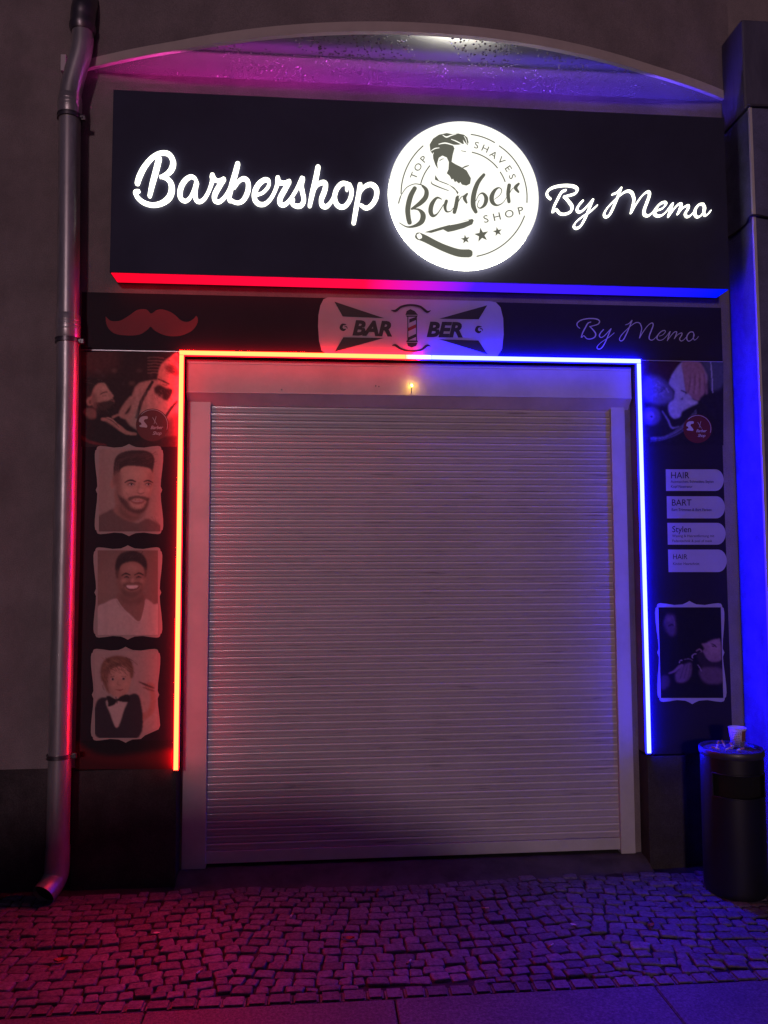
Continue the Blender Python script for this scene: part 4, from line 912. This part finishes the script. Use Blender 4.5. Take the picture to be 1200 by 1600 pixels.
for k in range(5): c.line([(200, 790 + 8 * k - 6), (330, 770 + 6 * k), (470, 680 + 12 * k), (590, 545 + 14 * k)], [5, 7, 8, 4], random.choice([(150, 146, 164), (120, 116, 136), (70, 64, 84)]), 4, .75)
c.line([(300, 560), (350, 640), (380, 700), (440, 690)], [6, 12, 12, 6], (160, 154, 170), 5, .8)
c.poly([(100, 790), (300, 830), (600, 700), (830, 600), (830, 870), (100, 870)], (36, 30, 40), 16)
c.noise(.06, 7); tag(c.build('photo_print', pr_), 'printed photo of hands wringing a steaming towel')
tag(shop_emblem(pr_, tr_, 600, 708, 122, .92, PY - .0030), 'maroon round emblem reading Barber Shop')
LB = [((268, 222), (272, 447), 872, 'HAIR', ['Auswaschen, Schneiden, Stylen', 'Kopf Nassrasur'], (318, 316, 66), 362, 'white label reading HAIR with two lines'),
      ((278, 503), (282, 733), 884, 'BART', ['Bart Trimmen & Bart Färben'], (326, 600, 66), 655, 'white label reading BART'),
      ((285, 780), (290, 1007), 892, 'Stylen', ['Waxing & Haarentfernung mit', 'Fadentechnik & peel of mask'], (333, 877, 64), 928, 'white label reading Stylen'),
      ((292, 1058), (298, 1292), 904, 'HAIR', ['Kinder Haarschnitt'], (340, 1158, 52), 1218, 'white label reading HAIR and Kinder Haarschnitt')]
for (tl, bl, xr, big, small, bp_, sy, lab) in LB:
    e = empty('service_label', tuple(P(*ti((tl[0], bl[1])), PY)), pr_); tag(e, lab); c = MB(); r = (bl[1] - tl[1]) / 2; cy = (bl[1] + tl[1]) / 2
    pts = [tl] + [(xr - r * .78 + r * .78 * math.sin(a), cy - r * math.cos(a)) for a in np.linspace(0, PI, 18)] + [bl]
    plate(c, [ti(p) for p in pts], PY - .0010); c.build('label_ground', M['vinyl_white'], e)
    c = MB(); glyphs(c, big, bp_[0], bp_[1], bp_[2], ti, PY - .0012, bold=.004, wide=.92)
    c.build('label_heading', M['vinyl_dark'], e)
    c = MB()
    for i, t_ in enumerate(small): glyphs(c, t_, bp_[0] + 2, sy + i * 52, 27, ti, PY - .0012, bold=.004, wide=520 / 520 * .93 if len(t_) < 27 else .93)
    c.build('label_text', M['vinyl_dark'], e)
# framed dark picture
e = empty('framed_picture', tuple(P(*ts((510, 1030)), PY)), pr_); tag(e, 'framed dark picture of a bearded man being shaved')
c = MB(); plate(c, [ts(p) for p in [(x + (y - 570) * .028, y) for x, y in ornate(203, 108, 820, 1030)]], PY - .0012, .0007); c.build('ornate_frame', M['vinyl_white'], e)
c = Canvas(ts, 232, 165, 790, 975, 4.4, PY - .0022, (26, 22, 30))
_gx = c.gx.copy()
c.poly([(270, 250), (310, 228), (370, 236), (382, 300), (380, 400), (340, 420), (300, 380), (280, 320)], (96, 70, 84), 12, .9); c.line([(320, 332), (345, 320), (362, 326)], 12, (40, 28, 40), 4); c.ell(330, 270, 30, 20, (130, 96, 104), 12, .6); c.line([(350, 240), (370, 280), (372, 330)], 6, (130, 100, 110), 4, .7); c.poly([(240, 200), (300, 215), (268, 300), (240, 320)], (24, 20, 28), 8)
c.poly([(610, 490), (650, 485), (700, 460), (750, 448), (775, 460), (780, 640), (700, 660), (640, 610), (620, 560), (632, 530)], (146, 108, 112), 5)
c.poly([(660, 500), (700, 470), (770, 470), (775, 560), (700, 580)], (166, 124, 124), 12, .7); c.line([(695, 490), (720, 500), (740, 520)], [6, 12, 6], (50, 34, 44), 3); c.ell(712, 512, 14, 7, (80, 56, 64), 3)
c.line([(560, 555), (590, 540), (610, 560), (590, 572)], [10, 12, 10, 8], (150, 108, 112), 3)
c.poly([(560, 580), (620, 570), (660, 640), (740, 650), (790, 640), (790, 720), (660, 730), (600, 690)], (50, 36, 44), 7)
c.poly([(580, 740), (640, 700), (790, 720), (790, 830), (700, 850), (620, 830)], (104, 76, 86), 9); c.line([(572, 680), (590, 710), (600, 735)], 7, (160, 130, 140), 3)
c.line([(310, 755), (360, 735), (400, 700), (430, 685)], [10, 20, 26, 22], (132, 100, 108), 4); c.poly([(370, 760), (430, 690), (500, 660), (515, 690), (500, 780), (450, 830), (380, 830)], (118, 88, 98), 8)
for k in range(3): c.line([(410 + 34 * k, 800), (430 + 32 * k, 740), (450 + 28 * k, 680)], 7, (70, 50, 64), 4, .8)
c.line([(405, 660), (415, 640), (432, 638)], 7, (170, 140, 148), 2.5); c.line([(450, 632), (490, 625), (525, 640)], 6, (120, 96, 108), 3); c.line([(525, 618), (522, 600), (540, 582), (556, 580)], 8, (170, 140, 150), 2.5)
c.poly([(240, 790), (300, 780), (310, 860), (240, 900)], (86, 62, 76), 10, .8); c.noise(.05, 7)
c.gx = _gx + (c.gy - 570) * .028; c.build('picture', e)

# ================================================================== LED FRAME round the opening
lf = empty('led_frame', (0.5, 0, .56)); tag(lf, 'neon light strip framing the shutter, glowing red left and blue right', 'light strip')
LX0, LX1, LZ = -0.7190, 1.7490, 2.711; hw = .0118; yA, yB = -.036, -.0130
def led(name, x0, x1, z0, z1, front, side, inn):
    c = MB(); c.box(x0, x1, yA, yB, z0, z1, .003); o = c.build(name, M[front], lf); o.data.materials.append(M[side])
    o.data.materials.append(M['in' + side[4:]])
    for p in o.data.polygons:
        if p.normal.y > -0.6: p.material_index = 2 if p.normal.dot(Vector(inn)) > .5 or p.normal.y > .5 else 1
led('red_upright', LX0 - hw, LX0 + hw, Z_(278, 1203, -.03), LZ - hw - .0005, 'led_red', 'side_red', (1, 0, 0))
led('red_crosspiece', LX0 - hw, .46, LZ - hw, LZ + hw, 'led_red', 'side_red', (0, 0, -1))
led('mixed_crosspiece', .4605, .5995, LZ - hw, LZ + hw, 'led_mid', 'side_mid', (0, 0, -1))
led('blue_crosspiece', .60, LX1 + hw, LZ - hw, LZ + hw, 'led_blue', 'side_blue', (0, 0, -1))
led('blue_upright', LX1 - hw, LX1 + hw, Z_(1009, 1177, -.03), LZ - hw - .0005, 'led_blue', 'side_blue', (-1, 0, 0))
for x, z in ((LX0, Z_(278, 1203, -.03)), (LX1, Z_(1009, 1177, -.03))):
    c = MB(); c.box(x - .014, x + .014, -.038, -.0125, z - .012, z - .0005, .002); c.build('end_cap', M['cable'], lf)
c = MB()
for x in (LX0, LX1): c.box(x - .009, x + .009, -.0128, -.0122, .59, LZ)
c.box(LX0 + .01, LX1 - .01, -.0128, -.0122, LZ - .009, LZ + .009); c.build('mounting_track', M['profile'], lf)

# pilot lamp on the shutter box
q = P(643, 603, .03)
pl_ = empty('pilot_lamp', (q[0], .045, q[2])); tag(pl_, 'tiny glowing yellow lamp on the shutter housing above the roller door', 'lamp')
c = MB(); c.lathe(0, 0, [(.0001, .0045), (.003, .004), (.0045, .0), (.003, -.004), (.0001, -.0045)], 16)
c.v = [(q[0] + x, .018 + y, q[2] + z) for x, y, z in c.v]; c.build('bulb', M['lamp'], pl_)
c = MB(); c.tube([(q[0], .0405, q[2]), (q[0], .0225, q[2])], .0028, 14); c.tube([(q[0], .037, q[2] - .006), (q[0], .037, q[2] - .040)], .0022, 8); c.build('holder', M['zinc_dark'], pl_)

# ================================================================== DOWNPIPE
PYc = -.105
dp = empty('downpipe', tuple(P(90, 1360, PYc))); tag(dp, 'zinc rainwater downpipe running down the wall left of the shop sign', 'downpipe')
def pp(px, py, y=PYc): v = P(px, py, y); return (v[0], y, v[2])
up = pp(109, 176); lowp = pp(92.0, 1240); r0 = .0535
c = MB(); c.tube([pp(109, 178), pp(105.5, 600), pp(99.5, 840) if False else pp(101, 840), pp(93.5, 1180), pp(90.5, 1325)], r0, 28); c.build('lower_tube', M['zinc'], dp)
c = MB(); pts = catmull([pp(109.5, 156), pp(111, 140), pp(118, 112), pp(126, 84), pp(129, 66), pp(129, 44)], 5); c.tube([tuple(p) for p in pts], .054, 28); c.build('offset_bend', M['zinc'], dp)
for (a, b_) in ((153, 180), (494, 528)):
    c = MB()
    xa = 109.3 if a < 200 else 106.6
    c.tube([pp(xa, a - 2), pp(xa, a), pp(xa, b_), pp(xa, b_ + 2)], [.0555, .0585, .0585, .0555], 28)
    for k in (.25, .45, .65):
        yy = a + (b_ - a) * k; c.tube([pp(xa, yy - 1.3), pp(xa, yy), pp(xa, yy + 1.3)], [.0585, .0605, .0585], 28, caps=False)
    c.build('socket', M['zinc'], dp)
c = MB(); pts = [Vector(pp(129, 46))] + [Vector(pp(129.5, 30)), Vector(pp(131, 16, PYc)), Vector(pp(134, 4, PYc + .03)), Vector(pp(136, -2, PYc + .09)), Vector(pp(137, -4, .10))]
pts = [tuple(p) for p in catmull([tuple(p) for p in pts], 5)]; c.tube(pts, .062, 28); c.tube([pp(129, 52), pp(129, 46), pp(129, 40)], [.058, .066, .066], 28); c.build('elbow', M['zinc_dark'], dp)
for (xa, ya) in ((109, 184), (106, 533), (93.3, 1181)):
    c = MB(); c.tube([pp(xa, ya - 3.2), pp(xa, ya + 3.2)], .0595, 28); c.tube([pp(xa, ya - 3.4), pp(xa, ya - 1.8)], .062, 28); c.tube([pp(xa, ya + 1.8), pp(xa, ya + 3.4)], .062, 28)
    v = pp(xa, ya); c.box(v[0] + .052, v[0] + .080, v[1] - .010, v[1] + .010, v[2] - .012, v[2] + .012, .002); c.tube([(v[0] + .062, v[1] - .018, v[2]), (v[0] + .062, v[1] + .018, v[2])], .006, 8)
    c.tube([(v[0], v[1] + .05, v[2]), (v[0], .01, v[2])], .006, 8)
    c.build('pipe_clamp', M['zinc_dark'], dp)
c = MB(); a = Vector(pp(90.5, 1322)); b1 = Vector(pp(88.6, 1362)); b2 = b1 + Vector((-.012, -.028, -.045)); b3 = b2 + Vector((-.022, -.052, -.032))
pts = [tuple(p) for p in catmull([tuple(a), tuple(b1), tuple(b2), tuple(b3)], 6)]; c.tube(pts, [.0565] * len(pts), 28, caps=False); c.build('shoe', M['zinc'], dp)
c = MB(); d_ = (b3 - b2).normalized(); c.tube([tuple(b3 - d_ * .02), tuple(b3 - d_ * .018)], .0545, 24); c.build('pipe_mouth', M['hole'], dp)
v = P(100, 100, -.02); c = MB(); c.box(v[0] - .014, v[0] + .014, -.035, -.001, v[2] - .045, v[2] + .045, .004); tag(c.build('wall_bracket', M['rail']), 'small pale bracket on the wall behind the bent top of the downpipe', 'bracket')

# cable across the pier
c = MB(); zc = float((P(1140, 372, 0))[2])
pts = catmull([(2.2985, -.004, zc), (2.296, -.10, zc - .012), (2.296, -.20, zc - .010), (2.294, -.274, zc + .006), (2.45, -.274, zc - .01), (2.8, -.274, zc - .005)], 5)
c.tube([tuple(p) for p in pts], .006, 10); tag(c.build('cable', M['cable']), 'black cable strapped across the blue lit pier', 'cable')

# ================================================================== ASH BIN with cup and cigarette ends
BX, BYc, BR, BH = 2.040, -.335, .146, .690
ab = empty('ash_bin', (BX, BYc, 0)); tag(ab, 'round dark litter bin with ashtray top standing by the pier', 'bin')
oz0, oz1 = .475, .585                                        # mouth of the bin
A0, A1 = math.radians(205), math.radians(318)
c = MB(); c.lathe(BX, BYc, [(BR - .008, 0), (BR - .002, .012), (BR, .03), (BR, oz0)], 72); c.lathe(BX, BYc, [(BR, oz1), (BR, BH - .03)], 72)
c.lathe(BX, BYc, [(BR, oz0), (BR, oz1)], 60, A1, A0 + 2 * PI)
c.build('body', M['bin'], ab)
c = MB()
for (z, s_) in ((oz0, 1), (oz1, -1)):
    ring = [(BX + (BR + .0015) * math.cos(a), BYc + (BR + .0015) * math.sin(a), z) for a in np.linspace(A0, A1, 40)]; c.tube(ring, .004, 8)
for a in (A0, A1): c.tube([(BX + (BR + .001) * math.cos(a), BYc + (BR + .001) * math.sin(a), oz0), (BX + (BR + .001) * math.cos(a), BYc + (BR + .001) * math.sin(a), oz1)], .004, 8)
c.build('mouth_trim', M['bin'], ab)
c = MB(); c.lathe(BX, BYc, [(BR - .02, .40), (BR - .02, .60)], 48); c.build('liner', M['hole'], ab)
c = MB(); c.lathe(BX, BYc, [(BR + .001, BH - .034), (BR + .005, BH - .030), (BR + .005, BH - .004), (BR + .002, BH), (BR - .008, BH), (BR - .011, BH - .004), (BR - .012, BH - .03)], 72); c.build('rim', M['steel'], ab)
c = MB(); vs = []; n = 40
for i in range(13):
    for k in range(n):
        r = (BR - .0115) * i / 12; a = 2 * PI * k / n; vs.append((BX + r * math.cos(a), BYc + r * math.sin(a), BH - .014 + .003 * rng.randn() * (i < 12)))
c.add(vs, [(i * n + k, i * n + (k + 1) % n, (i + 1) * n + (k + 1) % n, (i + 1) * n + k) for i in range(12) for k in range(n)], True); c.build('ash_tray_sand', M['ash'], ab)
def butt():
    c = MB(); c.tube([(-.012, 0, 0), (.006, 0, 0)], .0038, 10); o = c.build('cigarette_butt', M['butt']); d = MB(); d.tube([(.0062, 0, 0), (.024, 0, 0)], .0039, 10)
    f = d.build('filter_tip', M['filter'], o); return o, f
b0, f0 = butt()
spots = [(-.060, .02, 40, 50, 'cigarette butt standing at the left of the ash bin sand'), (-.035, -.03, 10, 15, 'cigarette butt lying nearest the left front rim of the bin'), (-.02, .03, 120, 60, 'upright cigarette butt in the back of the bin sand'), (.0, -.005, 70, 40, 'cigarette butt leaning in the middle of the bin sand'),
         (.012, -.055, -20, 20, 'cigarette butt lying near the front rim of the bin'), (-.08, -.01, 150, 10, 'cigarette butt lying against the far left rim of the bin'), (.02, .02, 200, 35, 'cigarette butt leaning beside the paper cup')]
for i, (dx, dy, a, tl, lab) in enumerate(spots):
    if i == 0: o, f = b0, f0
    else:
        o = b0.copy(); S.collection.objects.link(o); f = f0.copy(); S.collection.objects.link(f); f.parent = o
    o.location = (BX + dx, BYc + dy, BH - .004 + .010 * math.sin(math.radians(tl))); o.rotation_euler = (0, -math.radians(tl), math.radians(a)); tag(o, lab, 'cigarette end', 'cigarette butts in the ash bin')
CX, CY_, CZ = BX + .055, BYc + .035, BH - .012
cu = empty('paper_cup', (CX, CY_, CZ)); tag(cu, 'white paper cup with brown print standing on the ash bin', 'cup')
cz1 = CZ + .098; ra, rb = .029, .0415
c = MB(); c.lathe(CX, CY_, [(ra - .002, CZ + .004), (ra, CZ), (rb, cz1), (rb - .0015, cz1), (ra - .001, CZ + .01)], 48); c.build('wall', M['cup'], cu)
c = MB(); c.tube([(CX + rb * math.cos(a), CY_ + rb * math.sin(a), cz1) for a in np.linspace(0, 2 * PI, 40)], .0022, 8); c.build('rolled_lip', M['cup'], cu)
def cup_patch(c, a0, a1, t0, t1, e=.0006):
    r = lambda t: ra + (rb - ra) * t + e
    an = np.linspace(math.radians(a0), math.radians(a1), 8); vs = [(CX + r(t) * math.cos(a), CY_ + r(t) * math.sin(a), CZ + .098 * t) for t in (t0, t1) for a in an]
    c.add(vs, [(k, k + 1, 9 + k, 8 + k) for k in range(7)], True)
c = MB(); cup_patch(c, 272, 345, .36, .90); c.build('brown_print', M['cup_brown'], cu)
c = MB(); cup_patch(c, 262, 325, .06, .34)
for k in range(8):
    a = 200; 
    while a < 258: 
        w_ = random.uniform(4, 12); cup_patch(c, a, a + w_, .16 + .09 * k, .20 + .09 * k); a += w_ + 4
c.build('grey_print', M['cup_ink'], cu)

# ================================================================== leaves and scraps on the cobbles
def G(px, py, z=0.004):
    c_ = np.array([px - 600, py - 800, F]) @ RM; t = (z - CAM[2]) / c_[2]; return CAM + c_ * t
def leaf(px, py, L_, rot, curl, lab, m='leaf', cat='leaf', name='fallen_leaf'):
    q = G(px, py); vs = []; fs = []; n = 9
    for i in range(n):
        t = i / (n - 1); hw_ = L_ * .30 * math.sin(PI * min(t * 1.02, 1)) ** .8 * (1 - .3 * t) + .0005
        for s_ in (-1, 0, 1): vs.append((L_ * (t - .5), s_ * hw_, .004 + curl * (abs(s_) * .35 * L_ + (t - .5) ** 2 * L_)))
    for i in range(n - 1):
        for k in (0, 1): a = i * 3 + k; fs.append((a, a + 1, a + 4, a + 3))
    c = MB(); c.add(vs, fs, True); o = c.build(name, M[m]); o.location = (q[0], q[1], .002); o.rotation_euler = (0, 0, math.radians(rot)); tag(o, lab, cat)
leaf(95, 1503, .055, 20, .5, 'orange dry leaf on the cobbles at the left near the downpipe')
leaf(545, 1468, .050, -8, .4, 'curled brown leaf on the cobbles below the shutter middle')
leaf(590, 1394, .034, 80, .5, 'small dark leaf lying just in front of the doorstep')
leaf(1018, 1447, .036, 30, .4, 'small brown leaf on the blue lit cobbles in front of the bin')
leaf(245, 1458, .030, 0, .05, 'thin pale paper scrap on the red lit cobbles', 'litter', 'litter', 'paper_scrap')
leaf(896, 1445, .030, -40, .05, 'white paper scrap beside a gap between blue lit cobbles', 'litter', 'litter', 'paper_scrap')
leaf(1142, 1404, .030, -25, .05, 'white paper scrap on the cobbles at the foot of the bin', 'litter', 'litter', 'paper_scrap')

# ================================================================== cars parked along the street behind the photographer; they shade the ground from the street light
M['car'] = mat('car_paint', (70, 74, 84), 0.25, spec=0.5, coat=0.6)
M['glass'] = mat('car_glass', (18, 20, 24), 0.08, spec=0.6)
M['tyre'] = mat('tyre_rubber', (22, 22, 22), 0.85)
M['rim'] = mat('wheel_rim', (150, 150, 155), 0.3, metal=0.9)
M['tail'] = mat('headlight_glass', (200, 200, 205), 0.1)
def make_car():
    r = empty('parked_car')
    lower = [(-2.15, .30), (-2.2, .55), (-2.12, .78), (-1.25, .90), (-.55, .95), (1.35, .95), (2.0, .93), (2.17, .75), (2.16, .35), (1.9, .24), (-1.9, .24)]
    cabin = [(-1.2, .90), (-.45, 1.36), (0.1, 1.44), (.9, 1.42), (1.55, 1.18), (1.9, .94)]
    def slab(prof, hw, inset, mt, nm, par, bev=.04):
        bm = bmesh.new(); A = [bm.verts.new((x, -hw + inset * max(z - .9, 0) * 2, z)) for x, z in prof]; B = [bm.verts.new((x, hw - inset * max(z - .9, 0) * 2, z)) for x, z in prof]
        n = len(prof); bm.faces.new(A); bm.faces.new(B[::-1])
        for i in range(n): bm.faces.new((A[i], B[i], B[(i + 1) % n], A[(i + 1) % n]))
        bmesh.ops.bevel(bm, geom=bm.edges[:], offset=bev, segments=3, affect='EDGES'); bmesh.ops.recalc_face_normals(bm, faces=bm.faces[:])
        me = bpy.data.meshes.new(nm); bm.to_mesh(me); bm.free(); o = link(nm, me, par, M[mt], True); return o
    slab(lower, .88, 0, 'car', 'body', r); slab(cabin, .80, .24, 'car', 'roof', r)
    for s_ in (-1, 1):
        c = MB(); ys = s_ * .80
        q = [(-1.02, .97), (-.42, 1.30), (.85, 1.34), (1.38, 1.14), (1.55, .97)]
        c.add([(x, s_ * (.806 - .48 * max(z - .9, 0)), z) for x, z in q], [tuple(range(5))]); c.build('side_window', M['glass'], r)
        for x in (-1.35, 1.35):
            w_ = MB(); w_.tube([(x, s_ * .68, .31), (x, s_ * .89, .31)], .31, 28); wo = w_.build('wheel', M['tyre'], r)
            w_ = MB(); w_.tube([(x, s_ * .88, .31), (x, s_ * .897, .31)], .19, 24); w_.build('rim', M['rim'], wo)
        c = MB(); c.box(-2.19, -2.10, s_ * .62 - .14, s_ * .62 + .14, .60, .72, .02); c.build('headlight', M['tail'], r)
    return r
def copy_tree(o, parent=None):
    c_ = o.copy(); S.collection.objects.link(c_)
    if parent: c_.parent = parent
    for ch in o.children: copy_tree(ch, c_)
    return c_
car = make_car()
for i, (x, y, lab) in enumerate(((-1.6, -5.6, 'dark car parked on the street nearest behind the viewpoint, in the middle of the row'), (-6.4, -5.6, 'dark car parked on the street at the left end of the row'), (3.6, -5.75, 'dark car parked on the street at the right end of the row'))):
    o = car if i == 0 else copy_tree(car)
    o.location = (x, y, -.06); tag(o, lab, 'car', 'cars parked along the kerb')

random.seed(21)
for i, (px, py, lab) in enumerate(((310, 1520, 'pale cigarette end on the red lit cobbles below the left light strip'), (640, 1503, 'pale cigarette end on the dark middle of the cobbles'), (862, 1478, 'pale cigarette end on the blue lit cobbles left of the bin'), (760, 1420, 'pale cigarette end close to the right part of the doorstep'), (455, 1432, 'pale cigarette end on the cobbles in front of the doorstep, on its left side'))):
    o = b0.copy(); S.collection.objects.link(o); f = f0.copy(); S.collection.objects.link(f); f.parent = o
    q = G(px, py); o.location = (q[0], q[1], .007); o.rotation_euler = (0, 0, random.uniform(0, 6)); tag(o, lab, 'cigarette end', 'cigarette butts on the paving')
